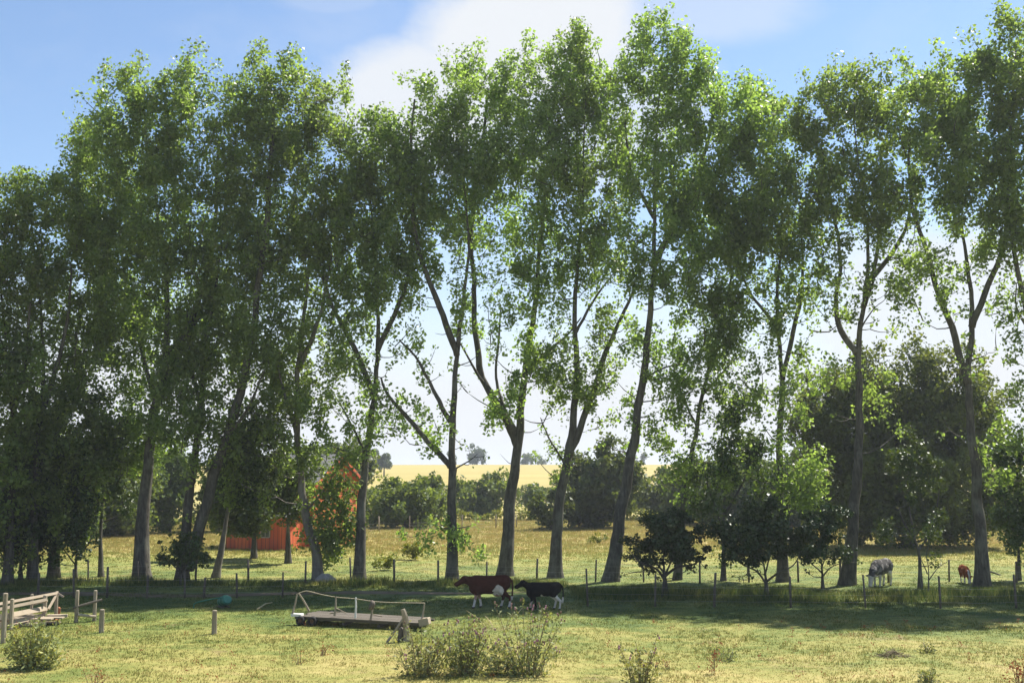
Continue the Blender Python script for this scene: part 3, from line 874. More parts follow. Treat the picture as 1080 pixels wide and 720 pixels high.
FT = [
 ('mid green round tree in the far hedge just right of the barn', 428, 125, [(428, 532, 28, 24), (418, 545, 24, 16), (442, 536, 22, 22)], 'far_leaf'),
 ('pale far tree showing between the barn gable and the mid green round tree', 400, 135, [(398, 528, 14, 18), (408, 540, 16, 14)], 'far_leaf'),
 ('dark far tree close left of the trunk with two bare left limbs', 455, 140, [(455, 528, 22, 22), (446, 540, 20, 18)], 'mid_leaf'),
 ('pale green rounded far tree between the trunk with bare limbs and the cow poplar', 503, 165, [(500, 528, 26, 20), (518, 522, 20, 20), (510, 538, 24, 14)], 'far_leaf'),
 ('grey green far tree between the two forked poplars', 560, 175, [(560, 528, 12, 16), (570, 532, 14, 16)], 'mid_leaf'),
 ('dark narrow far tree close left of the poplar behind the calf', 582, 120, [(578, 544, 14, 20), (586, 530, 14, 20)], 'mid_leaf'),
 ('big dark far tree left of the tallest poplar trunk', 632, 125, [(628, 512, 32, 36), (645, 505, 24, 42), (615, 530, 22, 26)], 'mid_leaf'),
 ('bushy far tree just right of the tallest poplar trunk', 690, 150, [(684, 525, 18, 24), (700, 532, 20, 22)], 'far_leaf'),
 ('dark far tree partly behind the slender poplar', 724, 135, [(722, 520, 26, 36), (745, 520, 24, 34)], 'mid_leaf'),
 ('far tree behind the dense dark young tree', 786, 130, [(785, 515, 34, 40), (810, 530, 30, 32)], 'mid_leaf'),
 ('far tree behind the trunk of the wavy limbed poplar', 845, 128, [(845, 520, 34, 45), (865, 540, 24, 28)], 'mid_leaf'),
 ('far bush above the back of the grey cow', 925, 118, [(925, 555, 26, 14), (905, 552, 20, 18)], 'far_leaf'),
 ('far bush left of the V forked poplar trunk', 1008, 120, [(1005, 552, 26, 16), (1020, 545, 18, 20)], 'far_leaf'),
 ('far bush right of the V forked poplar trunk', 1056, 122, [(1056, 540, 24, 26), (1080, 530, 24, 36)], 'far_leaf'),
 ('bushy far tree behind the left edge trunks', 18, 100, [(15, 545, 40, 36), (30, 510, 36, 40)], 'mid_leaf'),
 ('far tree left of the young tree with the straight trunk', 78, 105, [(78, 530, 32, 42), (70, 495, 30, 36)], 'mid_leaf'),
 ('leafy far tree between the thick trunk and the straight young tree', 128, 110, [(128, 545, 26, 26), (130, 510, 30, 34)], 'far_leaf'),
 ('rounded far tree between the thick trunk and the twin stems', 178, 115, [(178, 530, 22, 32), (172, 500, 28, 34)], 'mid_leaf'),
 ('far tree between the twin stems and the barn', 232, 118, [(228, 530, 18, 34), (240, 505, 24, 26)], 'far_leaf'),
 ('tall far tree behind the barn roof', 345, 150, [(340, 490, 30, 18), (370, 490, 24, 22)], 'far_leaf'),
 ('bushy dark tree growing before the corner of the barn', 304, 76, [(306, 522, 20, 22), (316, 500, 15, 18), (292, 530, 16, 18), (300, 492, 14, 14)], 'mid_leaf'),
 ('low tree growing against the front of the barn', 268, 80, [(258, 535, 24, 30), (274, 512, 24, 28), (250, 498, 22, 26), (296, 512, 18, 20), (286, 540, 14, 18), (236, 520, 16, 30)], 'mid_leaf'),
]
for lab, px, Y, cr, lf in FT:
    far_tree(lab, px, Y, cr, lf, name='field_bush' if 'bush ' in lab and 'tree' not in lab.split('bush ')[0][-6:] and lab.startswith('far bush') else 'field_tree')
RID = 'trees on the far ridge'
for lab, px, Y, cr in (('hazy blue round tree alone on the far ridge', 503, 640, [(499, 479, 9, 9), (506, 482, 7, 8)]),
                       ('hazy smaller tree touching the lone ridge tree on its left', 481, 645, [(480, 484, 6, 6)]),
                       ('hazy ridge tree showing between the two forked poplars', 560, 650, [(556, 485, 8, 7), (570, 487, 7, 6)]),
                       ('hazy ridge tree right of the tallest poplar trunk', 677, 650, [(677, 484, 6, 8)])):
    t = far_tree(lab, px, Y, cr, 'dark_leaf', r0=.5, L=1.1, clump=1.9, dens=.8)
    t['group'] = RID
# trees far behind the barn
CON = 'far trees behind the barn'
far_mesh = None
for i, px in enumerate((300, 312, 324, 334, 343, 353, 364, 372, 385, 393, 405)):
    Y = 420 + 9 * (i * 7 % 5)
    b = at_depth(px, Y)
    h = (8.2 + (i * 5 % 7) * .55)
    if far_mesh is None:
        r = np.random.default_rng(5)
        n = 5200
        lob = np.array([(0, 0, .62), (.16, .05, .5), (-.18, .02, .48), (.05, -.16, .55), (-.04, .14, .74), (.08, .02, .84)])
        k = r.integers(0, len(lob), n)
        g = r.normal(size=(n, 3)); g /= np.linalg.norm(g, axis=1)[:, None]
        cent = lob[k] + g * (r.uniform(0, 1, n) ** .5)[:, None] * np.array([.2, .2, .19])
        V, Fc = leaf_quads(cent, g, 0.06, 0.045, r)
        far_mesh = np_mesh('crown', V, Fc, M['dark_leaf'])
        trunk_mesh = None
    root = thing('far_tree', 'dark hazy tree in the far row above the barn roof', 'tree', b, i * 1.3, CON)
    root.scale = (h * (1 + .12 * (i % 3)), h, h)
    link(bpy.data.objects.new('crown', far_mesh), root)
    if trunk_mesh is None:
        o = MB().tube([(0, 0, -.05), (0, 0, .3), (0, 0, .8)], [.035, .025, .006], 6).build('trunk', M['bark'], root)
        trunk_mesh = o.data
    else:
        link(bpy.data.objects.new('trunk', trunk_mesh), root)

# low yellow-green hedge across the meadow's far side
def hedge(label, px0, px1, Y0, Y1, h, leaf):
    a, b = at_depth(px0, Y0), at_depth(px1, Y1)
    r = np.random.default_rng(int(px0) + 900)
    root = thing('hedge', label, 'hedge', a)
    L = (b - a).length
    n = int(L * 75 * max(1.0, h / 1.8))
    t = r.uniform(0, 1, n)
    hh = np.array([h * (0.75 + 0.6 * mnoise.noise(Vector((q * L * .25, px0, 0)))) for q in t])
    c = np.array(a)[None] + np.outer(t, np.array(b - a)) - np.array(a)[None]
    g = r.normal(size=(n, 3)) * np.array([.35, .45, 0]) + np.stack([np.zeros(n), np.zeros(n), r.uniform(0, 1, n) ** .7 * hh], 1)
    V, Fc = leaf_quads(c + g, np.zeros((n, 3)), .42, .32, r)
    link(bpy.data.objects.new('foliage', np_mesh('foliage', V, Fc, M[leaf])), root)
    mb = MB()
    for k in range(int(L / 1.5)):
        p = (b - a) * ((k + .5) / int(L / 1.5))
        mb.tube([p, p + Vector((.1, 0, h * .4)), p + Vector((.05, .1, h * .7))], [.04, .03, .01], 4)
    mb.build('stems', M['stem'], root)
hedge('low yellow green hedge along the far side of the golden meadow', 395, 1090, 146, 140, 1.7, 'hedge_leaf')
hedge('tall ragged hedge below the pale hill in the middle distance', 345, 800, 205, 215, 4.6, 'mid_leaf')
hedge('straggly green hedge behind the left trunks at the meadow end', -60, 250, 112, 124, 2.2, 'far_leaf')

# small tussocky shrubs standing in the meadow
for lab, px, py, w, h in (('grey green tussock in the meadow left of the trunk with bare limbs', 438, 590, 16, 14), ('olive tussock in the meadow right of the curved trunk', 401, 601, 14, 14),
                          ('olive bush tuft in the meadow right of the crooked pale trunk', 353, 594, 10, 14), ('low olive tuft in the meadow below the barn wall', 300, 586, 10, 8),
                          ('dry bush tuft at the feet of the meadow below the tallest trunk', 630, 573, 12, 8)):
    tree('tussock', lab, 'plant', (px, py), [(px, py - h * .4), (px + 1, py - h * .8)], [], [(px, py - h * .55, w, h * .6)], r0=.03, leaf='hedge_leaf', L=.2, clump=.35, dens=1.2, nleaf=60, plume=4)

# ------------------------------------------------------------------ barn
def barn():
    Y = 91.0
    c0 = P(330, 579, Y); c0.z = 0            # front corner between long wall and gable end
    root = thing('barn', 'red boarded barn with grey roof half hidden behind the leaves', 'barn', c0)
    gd = Vector((0.34, 0.94, 0)).normalized()        # along the gable end, away to the right
    ld = Vector((-0.94, 0.34, 0)).normalized()       # along the long wall, away to the left
    W, Ln, E, A = 7.8, 6.6, 5.4, 7.6
    up = Vector((0, 0, 1))
    def q(a, l, z): return gd * a + ld * l + up * z
    V = [q(0, 0, 0), q(W, 0, 0), q(W, 0, E), q(W / 2, 0, A), q(0, 0, E), q(0, Ln, 0), q(W, Ln, 0), q(W, Ln, E), q(W / 2, Ln, A), q(0, Ln, E)]
    MB().poly(V, [(0, 1, 2, 3, 4), (5, 9, 8, 7, 6), (0, 4, 9, 5), (1, 6, 7, 2)]).build('wall', M['barn_red'], root)
    # roof: two thick slopes with overhang
    mb = MB()
    def slab(p, t):
        n = (p[1] - p[0]).cross(p[2] - p[0]).normalized()
        if n.z < 0: n = -n
        lo = [v + n * 0.02 for v in p]; hi = [v + n * t for v in p]
        return lo + hi, [(0, 1, 2, 3), (7, 6, 5, 4), (0, 4, 5, 1), (1, 5, 6, 2), (2, 6, 7, 3), (3, 7, 4, 0)]
    s = (A - E) / (W / 2)
    ov = 0.5
    for sgn in (0, 1):
        ea = -ov if sgn == 0 else W + ov
        p = [q(ea, -.45, E - ov * s), q(ea, Ln + .45, E - ov * s), q(W / 2, Ln + .45, A), q(W / 2, -.45, A)]
        mb.poly(*slab(p, 0.14))
    rf = mb.build('roof', M['barn_roof'], root)
    # lean-to along the front
    D, z1, z0 = 3.0, 3.7, 2.7
    l0, l1 = 0.6, Ln - .3
    V = [q(-D, l0, 0), q(-D, l1, 0), q(-D, l1, z0), q(-D, l0, z0), q(-.01, l0, 0), q(-.01, l0, z1), q(-.01, l1, 0), q(-.01, l1, z1)]
    MB().poly(V, [(0, 3, 2, 1), (0, 4, 5, 3), (1, 2, 7, 6)]).build('lean_to_wall', M['barn_red'], root)
    p = [q(-D - .4, l0 - .3, z0 - .13), q(-D - .4, l1 + .3, z0 - .13), q(-.03, l1 + .3, z1), q(-.03, l0 - .3, z1)]
    MB().poly(*slab(p, 0.1)).build('lean_to_roof', M['barn_roof'], root)
    # barge boards on the gable
    mb = MB()
    mb.beam(q(-ov, -.48, E - ov * s - .06), q(W / 2, -.48, A - .06), .22, .05, up=-ld)
    mb.beam(q(W + ov, -.48, E - ov * s - .06), q(W / 2, -.48, A - .06), .22, .05, up=-ld)
    mb.build('barge_board', M['barn_red'], root)
    def window(a, l, z, w, h, face):
        d = gd if face == 'g' else ld
        nrm = -ld if face == 'g' else -gd
        cen = q(a, l, z)
        fr = MB()
        t = .09
        fr.beam(cen - d * w / 2 - up * h / 2 + nrm * .04, cen - d * w / 2 + up * h / 2 + nrm * .04, t, .06, up=nrm)
        fr.beam(cen + d * w / 2 - up * h / 2 + nrm * .04, cen + d * w / 2 + up * h / 2 + nrm * .04, t, .06, up=nrm)
        fr.beam(cen - d * (w / 2 - .05) - up * h / 2 + nrm * .043, cen + d * (w / 2 - .05) - up * h / 2 + nrm * .043, .06, t, up=up)
        fr.beam(cen - d * (w / 2 - .05) + up * h / 2 + nrm * .043, cen + d * (w / 2 - .05) + up * h / 2 + nrm * .043, .06, t, up=up)
        fr.beam(cen - up * (h / 2 - .05) + nrm * .035, cen + up * (h / 2 - .05) + nrm * .035, .05, .04, up=nrm)
        w_o = fr.build('window', M['grey_trim'], root)
        a0 = [cen - d * w / 2 - up * h / 2 + nrm * .015, cen + d * w / 2 - up * h / 2 + nrm * .015, cen + d * w / 2 + up * h / 2 + nrm * .015, cen - d * w / 2 + up * h / 2 + nrm * .015]
        MB().poly(a0, [(0, 1, 2, 3)]).build('pane', M['glass'], w_o)
    window(2.2, 0, 4.0, .8, 1.0, 'g'); window(5.6, 0, 4.0, .8, 1.0, 'g'); window(5.8, 0, 1.5, .9, 1.0, 'g')
    window(-D, 2.6, 1.45, .8, .9, 'l'); window(-D, 5.0, 1.45, .8, .9, 'l'); window(0, 3.2, 4.55, .8, .7, 'l')
    # plank door in the gable
    cen = q(2.6, 0, 1.1) - ld * .05
    dr = MB().beam(cen - gd * .55, cen + gd * .55, .06, 2.2, up=up).build('door', M['rust'], root)
    MB().tube([cen + gd * .42 - ld * .05, cen + gd * .42 - ld * .12, cen + gd * .42 - ld * .12 + up * .15, cen + gd * .42 - ld * .05 + up * .15], [.015] * 4, 6).build('handle', M['wire'], dr)
    return root
barn()

# ------------------------------------------------------------------ wire fences
def post_mb(mb, foot, h, r, lean=(0, 0), n=7):
    f = Vector(foot)
    top = f + Vector((lean[0] * h, lean[1] * h, h))
    mb.tube([f - Vector((0, 0, .2)), f + (top - f) * .5, top - Vector((0, 0, .02)), top], [r, r * .96, r * .9, r * .6], n, 0, True, .25)
    return top

def wire_fence(label, posts, heights, mat='post_wood', r=.055, nw=3, seed=1):
    rr = random.Random(seed)
    root = thing('wire_fence', label, 'fence', posts[0])
    tops = []
    for p, h in zip(posts, heights):
        mb = MB()
        ln = (rr.uniform(-.06, .06), rr.uniform(-.05, .05))
        q = p - posts[0]
        post_mb(mb, q, h, r * rr.uniform(.8, 1.25), ln)
        mb.build('post', M[mat], root, True)
        tops.append((q, Vector((ln[0], ln[1], 1)), h))
    for k in range(nw):
        f = (.28, .58, .88)[k]
        pts = []
        for (q, d, h) in tops:
            pts.append(q + d * (1.0 * f) + Vector((0, -r - .006, 0)))
        out = []
        for a, b in zip(pts[:-1], pts[1:]):
            out += [a, (a + b) / 2 - Vector((0, 0, .02 + rr.uniform(0, .03)))]
        out.append(pts[-1])
        MB().tube(out, [.004] * len(out), 4).build('wire', M['wire'], root)
    return root

far_px = [-20, 28, 93, 145, 206, 262, 322, 370, 416, 462, 513, 566, 628, 679, 738, 790, 842, 886, 937, 1001, 1072, 1130]
posts = [at_depth(p, 62.6 + .25 * math.sin(i * 2.1)) for i, p in enumerate(far_px)]
wire_fence('wire fence on thin dark posts running behind the poplar trunks', posts, [1.15 + .25 * ((i * 37) % 10) / 10 for i in range(len(posts))], seed=3)
near_px = [620, 691, 753, 834, 913, 992, 1072, 1150]
posts = [at_depth(p, 51.2 - .12 * i) for i, p in enumerate(near_px)]
wire_fence('wire fence on weathered posts in the shade in front of the right trunks', posts, [1.7, 1.45, 1.55, 1.4, 1.5, 1.45, 1.5, 1.4], seed=8)
left_px = [40, 78, 113, 155, 195, 215, 250, 298]
posts = [at_depth(p, 55.0 - .05 * i) for i, p in enumerate(left_px)]
wire_fence('old wire fence with short grey posts in the shade under the left trees', posts, [1.2, 1.4, 1.5, 1.1, 1.3, 1.0, 1.2, 1.25], seed=12)
bp = [(250, 110), (270, 108), (288, 92), (311, 92), (400, 118), (432, 118), (487, 122), (523, 124), (545, 126), (600, 126)]
posts = [at_depth(p, y) for p, y in bp]
wire_fence('pale post fence across the golden meadow in front of the barn', posts, [1.6] * len(posts), 'pale_wood', .07, seed=20)

# ------------------------------------------------------------------ front-left timber
def lone_post(label, px, py0, py1, r, lean=(0, 0), mat='pale_wood', name='post'):
    f = G(px, py1)
    h = (P(px, py0, f.y).z - f.z)
    mb = MB(); post_mb(mb, (0, 0, 0), h, r, lean, 9)
    o = mb.build(name, M[mat], None, False)
    o.location = f
    tag(o, label, 'post')
    return o
lone_post('short sawn post standing alone on the grass below the tipped green drum', 226, 643, 669, .10)
lone_post('short thick post right beside the pair of railed posts', 107, 642, 667, .10)

def rail_pen():
    Yb = G(20, 660).y
    b = G(20, 660)
    root = thing('rail_fence', 'pale wooden rail fence of round posts and sawn rails', 'fence', b)
    def w(px, py, dy=0): return P(px, py, Yb + dy) - b
    for (px, y0, y1, dy, r) in ((6, 625, 690, -4.5, .10), (13, 631, 662, -1.0, .085), (34, 626, 652, 1.2, .07), (48, 627, 655, .8, .10), (60, 623, 652, 2.0, .075), (-22, 634, 670, -1.5, .09)):
        top = w(px, y0, dy); 
        ft = Vector((top.x, top.y, -b.z)); h = top.z - ft.z
        mb = MB(); post_mb(mb, ft, h, r, (0, 0), 8); mb.build('post', M['pale_wood'], root)
    for (a, c, th) in (((-24, 641, -1.4), (61, 625, 1.9), .11), ((-24, 647, -1.5), (49, 632, .7), .12), ((34, 637, 1.1), (50, 633, .8), .09), ((51, 642, 1.0), (60, 626, 1.9), .09), ((60, 625, 2.0), (67, 629, 1.4), .07), ((-24, 655, -1.4), (14, 648, -.8), .22), ((13, 648, -.7), (49, 641, .9), .2), ((-24, 664, -1.3), (14, 657, -.7), .2), ((13, 656, -.6), (49, 648, 1.0), .2)):
        MB().beam(w(*a[:2], a[2] - .12), w(*c[:2], c[2] - .12), th, .05, up=(0, -1, .2)).build('rail', M['new_plank'], root)
    return root
rail_pen()
def pile():
    b = G(22, 663)
    root = thing('plank_pile', 'heap of pale sawn planks stacked behind the rail fence', 'planks', b)
    rr = random.Random(4)
    for k in range(8):
        lay = k // 4
        z = .06 + lay * .19
        y = .9 + (k % 4) * .36 + rr.uniform(-.08, .08)
        x0 = -2.6 + rr.uniform(-.5, .3); x1 = .75 + rr.uniform(-.5, .45)
        MB().beam((x0, y, z + rr.uniform(-.02, .03)), (x1, y + rr.uniform(-.12, .12), z + rr.uniform(0, .10)), .30, .05 if k % 3 else .12).build('plank', M['new_plank'] if k != 3 else M['red_plank'], root)
    return root
pile()
def gate():
    b = G(82, 656)
    root = thing('gate_frame', 'pair of pale posts joined by two crooked rails', 'gate', b)
    Yb = b.y
    def w(px, py, dy=0): return P(px, py, Yb + dy) - b
    for (px, y0, dy, r) in ((82, 622, 0, .085), (101, 622, .5, .085)):
        top = w(px, y0, dy); ft = Vector((top.x, top.y, 0)); mb = MB(); post_mb(mb, ft, top.z, r, (0, 0), 8); mb.build('post', M['pale_wood'], root)
    MB().tube([w(77, 641, -.1), w(90, 637, .1), w(108, 632, .4)], [.05, .055, .05], 7).build('rail', M['grey_plank'], root)
    MB().tube([w(82, 648, -.1), w(92, 649, .1), w(101, 650, .4)], [.06, .06, .06], 7).build('rail', M['pale_wood'], root)
gate()
o = MB().tube([G(61, 655) + Vector((0, 0, .02)), P(63, 641, G(61, 655).y), P(62, 640, G(61, 655).y + .1)], [.05, .05, .03], 7).build('stake', M['red_plank'], None, False)
tag(o, 'short reddish stake leaning by the end of the rail fence', 'stake')

# ------------------------------------------------------------------ low cart
def cart():
    a, c = G(316, 659), G(446, 664)
    ex = (c - a); Lc = ex.length; rz = math.atan2(ex.y, ex.x)
    root = thing('flatbed_cart', 'low weathered flatbed cart with upright stakes and a slack rope', 'cart', a, rz)
    def tiltz(x): return .37 - .02 * x
    for y in (.0, 1.5):
        MB().beam((-.2, y, tiltz(-.2) - .085), (Lc - .05, y, tiltz(Lc) - .085), .10, .085).build('side_beam', M['grey_plank'], root)
    for k in range(6):
        y = .02 + k * .29
        MB().beam((-.1 + .08 * (k % 3), y, tiltz(0) - .02), (Lc - .1 - .1 * (k % 2), y, tiltz(Lc) - .02), .26, .045).build('deck_plank', M['grey_plank'], root)
    for x in (.35, 1.9, 3.4):
        MB().beam((x, -.05, tiltz(x) - .22), (x, 1.6, tiltz(x) - .22), .1, .09).build('cross_beam', M['grey_plank'], root)
    for (x, y) in ((.10, -.12), (.62, -.12), (.10, 1.62), (.62, 1.62)):
        mb = MB()
        n = 18
        prof = [(.09, .10), (.15, .10), (.19, .06), (.19, -.06), (.15, -.10), (.09, -.10)]
        vs, fs = [], []
        for i in range(n):
            t = 2 * PI * i / n
            for (r_, yy) in prof: vs.append((x + r_ * math.cos(t), y + yy, .19 + r_ * math.sin(t)))
        m = len(prof)
        for i in range(n):
            for j in range(m):
                p, q2 = i * m + j, i * m + (j + 1) % m
                p2, q3 = ((i + 1) % n) * m + j, ((i + 1) % n) * m + (j + 1) % m
                fs.append((p, p2, q3, q2))
        wh = MB().poly(vs, fs).build('wheel', M['rubber'], root, True)
        MB().tube([(x, y - .07, .19), (x, y + .07, .19)], [.095, .095], 12).build('hub', M['rust'], wh)
    for x in (.10, .62):
        MB().tube([(x, -.05, .19), (x, 1.55, .19)], [.04, .04], 8).build('axle', M['rust'], root)
    # pale end board
    MB().beam((-.32, -.02, tiltz(0) + .03), (.12, -.02, tiltz(0) + .03), .3, .10).build('end_board', M['white_trim'], root)
    MB().beam((Lc - .12, -.03, .27), (Lc + .28, -.03, .36), .34, .26).build('end_board', M['new_plank'], root)
    st = [((-.30, -.05, .45), (-.12, -.05, 1.22)), ((.16, .5, .5), (-.10, .1, 1.22)), ((1.52, -.04, .42), (1.54, .02, 1.16)), ((2.42, -.06, .36), (2.40, 0, 1.17)),
          ((3.06, -.04, .32), (3.14, .0, 1.02)), ((Lc - .08, -.06, .2), (Lc + .06, 0, 1.02))]
    for k, (p, q2) in enumerate(st):
        d = Vector(q2) - Vector(p)
        MB().tube([p, Vector(p) + d * .5 + Vector((.02, 0, 0)), q2], [.045, .04, .03], 7).build('stake', M['pale_wood'] if k != 3 else M['white_trim'], root)
    for (p, q2) in (((1.42, .3, .46), (1.54, 0, .95)), ((1.92, .2, .5), (1.56, 0, .72)), ((3.42, .25, .42), (3.10, 0, .52)), ((1.30, -.05, .5), (1.8, .1, .58))):
        MB().tube([p, q2], [.025, .02], 6).build('brace', M['pale_wood'], root)
    # bundle tied to one stake
    mb = MB(); mb.tube([(3.0, -.05, .72), (3.1, -.05, .80), (3.14, -.04, .95), (3.08, -.04, 1.05)], [.06, .13, .13, .05], 8, 3, True, .4); mb.build('bundle', M['post_wood'], root, True)
    rp = [(-.12, -.05, 1.22), (.28, -.02, 1.35), (.85, 0, 1.24), (1.54, .02, 1.14), (2.40, 0, 1.10), (3.14, 0, 1.02), (4.0, 0, 1.0), (Lc + .06, 0, 1.02)]
    MB().tube(rp, [.016] * len(rp), 5, 3).build('rope', M['rope'], root, True)
cart()

def braced_post():
    f = G(428, 676)
    root = thing('braced_post', 'leaning grey post with a slanting stay beside the thistles', 'post', f)
    h = P(424, 642, f.y).z
    mb = MB(); mb.tube([(.04, 0, -.2), (.02, 0, h * .4), (-.04, 0, h * .8), (-.12, 0, h)], [.12, .115, .11, .08], 9, 3, True, .25); mb.build('upright', M['pale_wood'], root)
    e = G(407, 677) - f
    MB().tube([(e.x, e.y, -.05), (e.x * .5, e.y * .5, h * .38), (-.08, 0, h * .75)], [.045, .045, .035], 7).build('stay', M['pale_wood'], root)
    MB().tube([(-.20, .12, 0), (-.16, .12, h * .35), (-.12, .12, h * .38)], [.13, .12, .10], 9).build('stub', M['post_wood'], root)
braced_post()

# tipped green drum with its long handle
def drum():
    f = G(236, 640.5)
    root = thing('green_drum', 'green plastic drum tipped over with a long green pole', 'drum', f, math.radians(-52))
    root.scale = (.8, .8, .72)
    prof = [(.0, .05), (.0, .25), (.03, .29), (.10, .31), (.26, .315), (.28, .33), (.30, .315), (.56, .31), (.58, .325), (.60, .31), (.78, .28), (.80, .24), (.80, .02)]
    n = 32
    vs, fs = [], []
    for x, r_ in prof:
        for k in range(n):
            t = 2 * PI * k / n
            dent = 1 + .035 * mnoise.noise(Vector((x * 4, math.cos(t) * 1.5, math.sin(t) * 1.5)))
            p = Vector((.45 - x, r_ * math.cos(t) * dent, r_ * math.sin(t) * dent))
            p.rotate(Matrix.Rotation(math.radians(-16), 3, 'Y'))
            vs.append((p.x, p.y, p.z + .40))
    for i in range(len(prof) - 1):
        for k in range(n):
            a = i * n + k; b = i * n + (k + 1) % n
            fs.append((a, b, b + n, a + n))
    fs.append(tuple(range(n))); fs.append(tuple(range((len(prof) - 1) * n, len(prof) * n))[::-1])
    MB().poly(vs, fs).build('drum_body', M['green_plastic'], root, True)
    c, s = math.cos(math.radians(16)), math.sin(math.radians(16))
    MB().tube([(.455 * c, 0, .40 + .455 * s), (.49 * c, 0, .40 + .49 * s)], [.235, .22], 28).build('lid', M['green_lid'], root)
    MB().tube([(.25, -.28, .66), (-.15, -.85, .52), (-.62, -1.45, .30), (-.64, -1.50, .0)], [.035] * 4, 8, 4).build('pole', M['green_plastic'], root, True)
    MB().beam((-.5, -.2, .04), (.4, -.2, .04), .08, .07).build('skid', M['post_wood'], root)
    MB().beam((-.5, .2, .04), (.4, .2, .04), .08, .07).build('skid', M['post_wood'], root)
drum()
p, q = G(271, 644), G(288, 638)
o = MB().tube([p + Vector((0, 0, .06)), (p + q) / 2 + Vector((0, 0, .18)), P(287, 635, q.y)], [.035, .03, .02], 6).build('stick', M['straw'])
tag(o, 'pale bare stick lying slanted between the drum and the cart', 'stick')

# fallen branch, roots, stump
b = G(1044, 606)
o = MB().tube([P(1042, 602, b.y) , P(1052, 605, b.y), P(1060, 610, b.y - .3), P(1066, 618, b.y - .6)], [.06, .05, .05, .03], 7, 3).build('fallen_branch', M['bark'], None, True)
tag(o, 'crooked fallen branch lying against the V forked poplar trunk', 'branch')
def boulder():
    b = G(343, 613)
    vs, fs = [], []
    n, m = 18, 9
    for j in range(m + 1):
        ph = PI * j / m
        for i in range(n):
            t = 2 * PI * i / n
            v = Vector((math.sin(ph) * math.cos(t), math.sin(ph) * math.sin(t), math.cos(ph)))
            k = 1 + .3 * mnoise.noise(v * 1.7 + Vector((5, 1, 2)))
            vs.append((v.x * .55 * k, v.y * .4 * k, max(-.1, v.z * .33 * k + .12)))
    for j in range(m):
        for i in range(n):
            a = j * n + i; c = j * n + (i + 1) % n
            fs.append((a, c, c + n, a + n))
    o = MB().poly(vs, fs).build('boulder', M['stone'], None, True); o.location = b
    tag(o, 'pale grey boulder at the foot of the crooked pale trunk', 'stone')
boulder()

# ------------------------------------------------------------------ weeds
def weed(name, label, cat, px, py, w_px, h_px, nst, leaf, heads=0, L=.10, per=26, lean=.35, seed=1, group=None, stem='stem', head_mat='thistle_head', bare=0.0):
    r = np.random.default_rng(seed)
    b = G(px, py)
    s = b.y / F
    W, H = w_px * s, h_px * s
    root = thing(name, label, cat, b, 0, group)
    mb = MB(); hd = MB()
    C, D = [], []
    for k in range(nst):
        a = r.uniform(0, 2 * PI); q = r.uniform(0, 1) ** .6
        x0, y0 = math.cos(a) * q * W * .22, math.sin(a) * q * W * .18
        hh = H * (r.uniform(.35, .75) if r.uniform() < .65 else r.uniform(.75, 1.1)) * (1 - .25 * q)
        e = Vector((math.cos(a) * q * W * .55 + r.normal() * .06, math.sin(a) * q * W * .35, hh))
        p0 = Vector((x0, y0, -.03)); mid = Vector((x0 * .6 + e.x * .4, y0 * .6 + e.y * .4, hh * .55))
        pts, rr = spline([p0, mid, e], [.012, .009, .005], 3)
        mb.tube(pts, rr, 4)
        ts = r.uniform(bare, 1, per)
        for t in ts:
            i = min(len(pts) - 2, int(t * (len(pts) - 1)))
            c = pts[i].lerp(pts[i + 1], t * (len(pts) - 1) - i)
            sp = .16 * (1.15 - t) + .035
            o3 = r.normal(size=3) * sp
            C.append((c.x + o3[0], c.y + o3[1], max(.03, c.z + o3[2] * .7))); D.append((o3[0] * 6, o3[1] * 6, .6))
        if heads and r.uniform() < heads:
            for _ in range(r.integers(1, 4)):
                h0 = e + Vector((r.normal() * .06, r.normal() * .06, r.normal() * .05))
                hd.tube([h0, h0 + Vector((0, 0, .025)), h0 + Vector((.004, 0, .055)), h0 + Vector((.006, 0, .075))], [.010, .027, .022, .028], 6)
    mb.build('stems', M[stem], root)
    V, Fc = leaf_quads(np.array(C), np.array(D), L, L * .42, r)
    link(bpy.data.objects.new('leaves', np_mesh('leaves', V, Fc, M[leaf])), root)
    if heads and hd.v:
        hd.build('flower_heads', M[head_mat], root)
    return root
weed('thistle', 'leafy thistle clump left of the others, right of the braced post', 'thistle', 445, 712, 66, 62, 34, 'weed_leaf', .4, .14, 32, seed=1)
weed('thistle', 'pink topped thistle clump in the middle of the three', 'thistle', 492, 711, 66, 66, 46, 'weed_leaf', .8, .14, 36, seed=2)
weed('thistle', 'tall thistle clump at the right of the three, leaning right', 'thistle', 556, 711, 88, 78, 44, 'weed_leaf', .7, .14, 32, seed=3)
weed('thistle', 'low thistle seedling patch between the pink topped and the leaning clump', 'thistle', 527, 712, 40, 26, 20, 'weed_leaf', .1, .13, 22, seed=4)
weed('weed_bush', 'yellow green weed bush in front of the rail fence', 'bush', 36, 704, 62, 52, 60, 'pale_weed_leaf', 0, .14, 44, seed=5)
weed('weed_clump', 'pale weed clump cut by the bottom edge below the black calf', 'weed', 676, 722, 48, 54, 24, 'pale_weed_leaf', .4, .13, 26, seed=6)
weed('weed_clump', 'small green weed tuft right of the dry brush pile', 'weed', 979, 688, 14, 12, 12, 'weed_leaf', 0, .10, 16, seed=7)
weed('weed_clump', 'low grey green weed tuft at the bottom edge near the right corner', 'weed', 980, 719, 22, 16, 14, 'weed_leaf', 0, .10, 18, seed=8)
weed('weed_clump', 'faint low weed tuft left of the dry brush pile', 'weed', 766, 697, 28, 14, 14, 'weed_leaf', 0, .09, 16, seed=9)
weed('dock_plant', 'red seeded dock spike in the grass right of the pale weed clump', 'dock', 752, 711, 10, 28, 3, 'dock_seed', 0, .07, 40, seed=10, bare=.3)
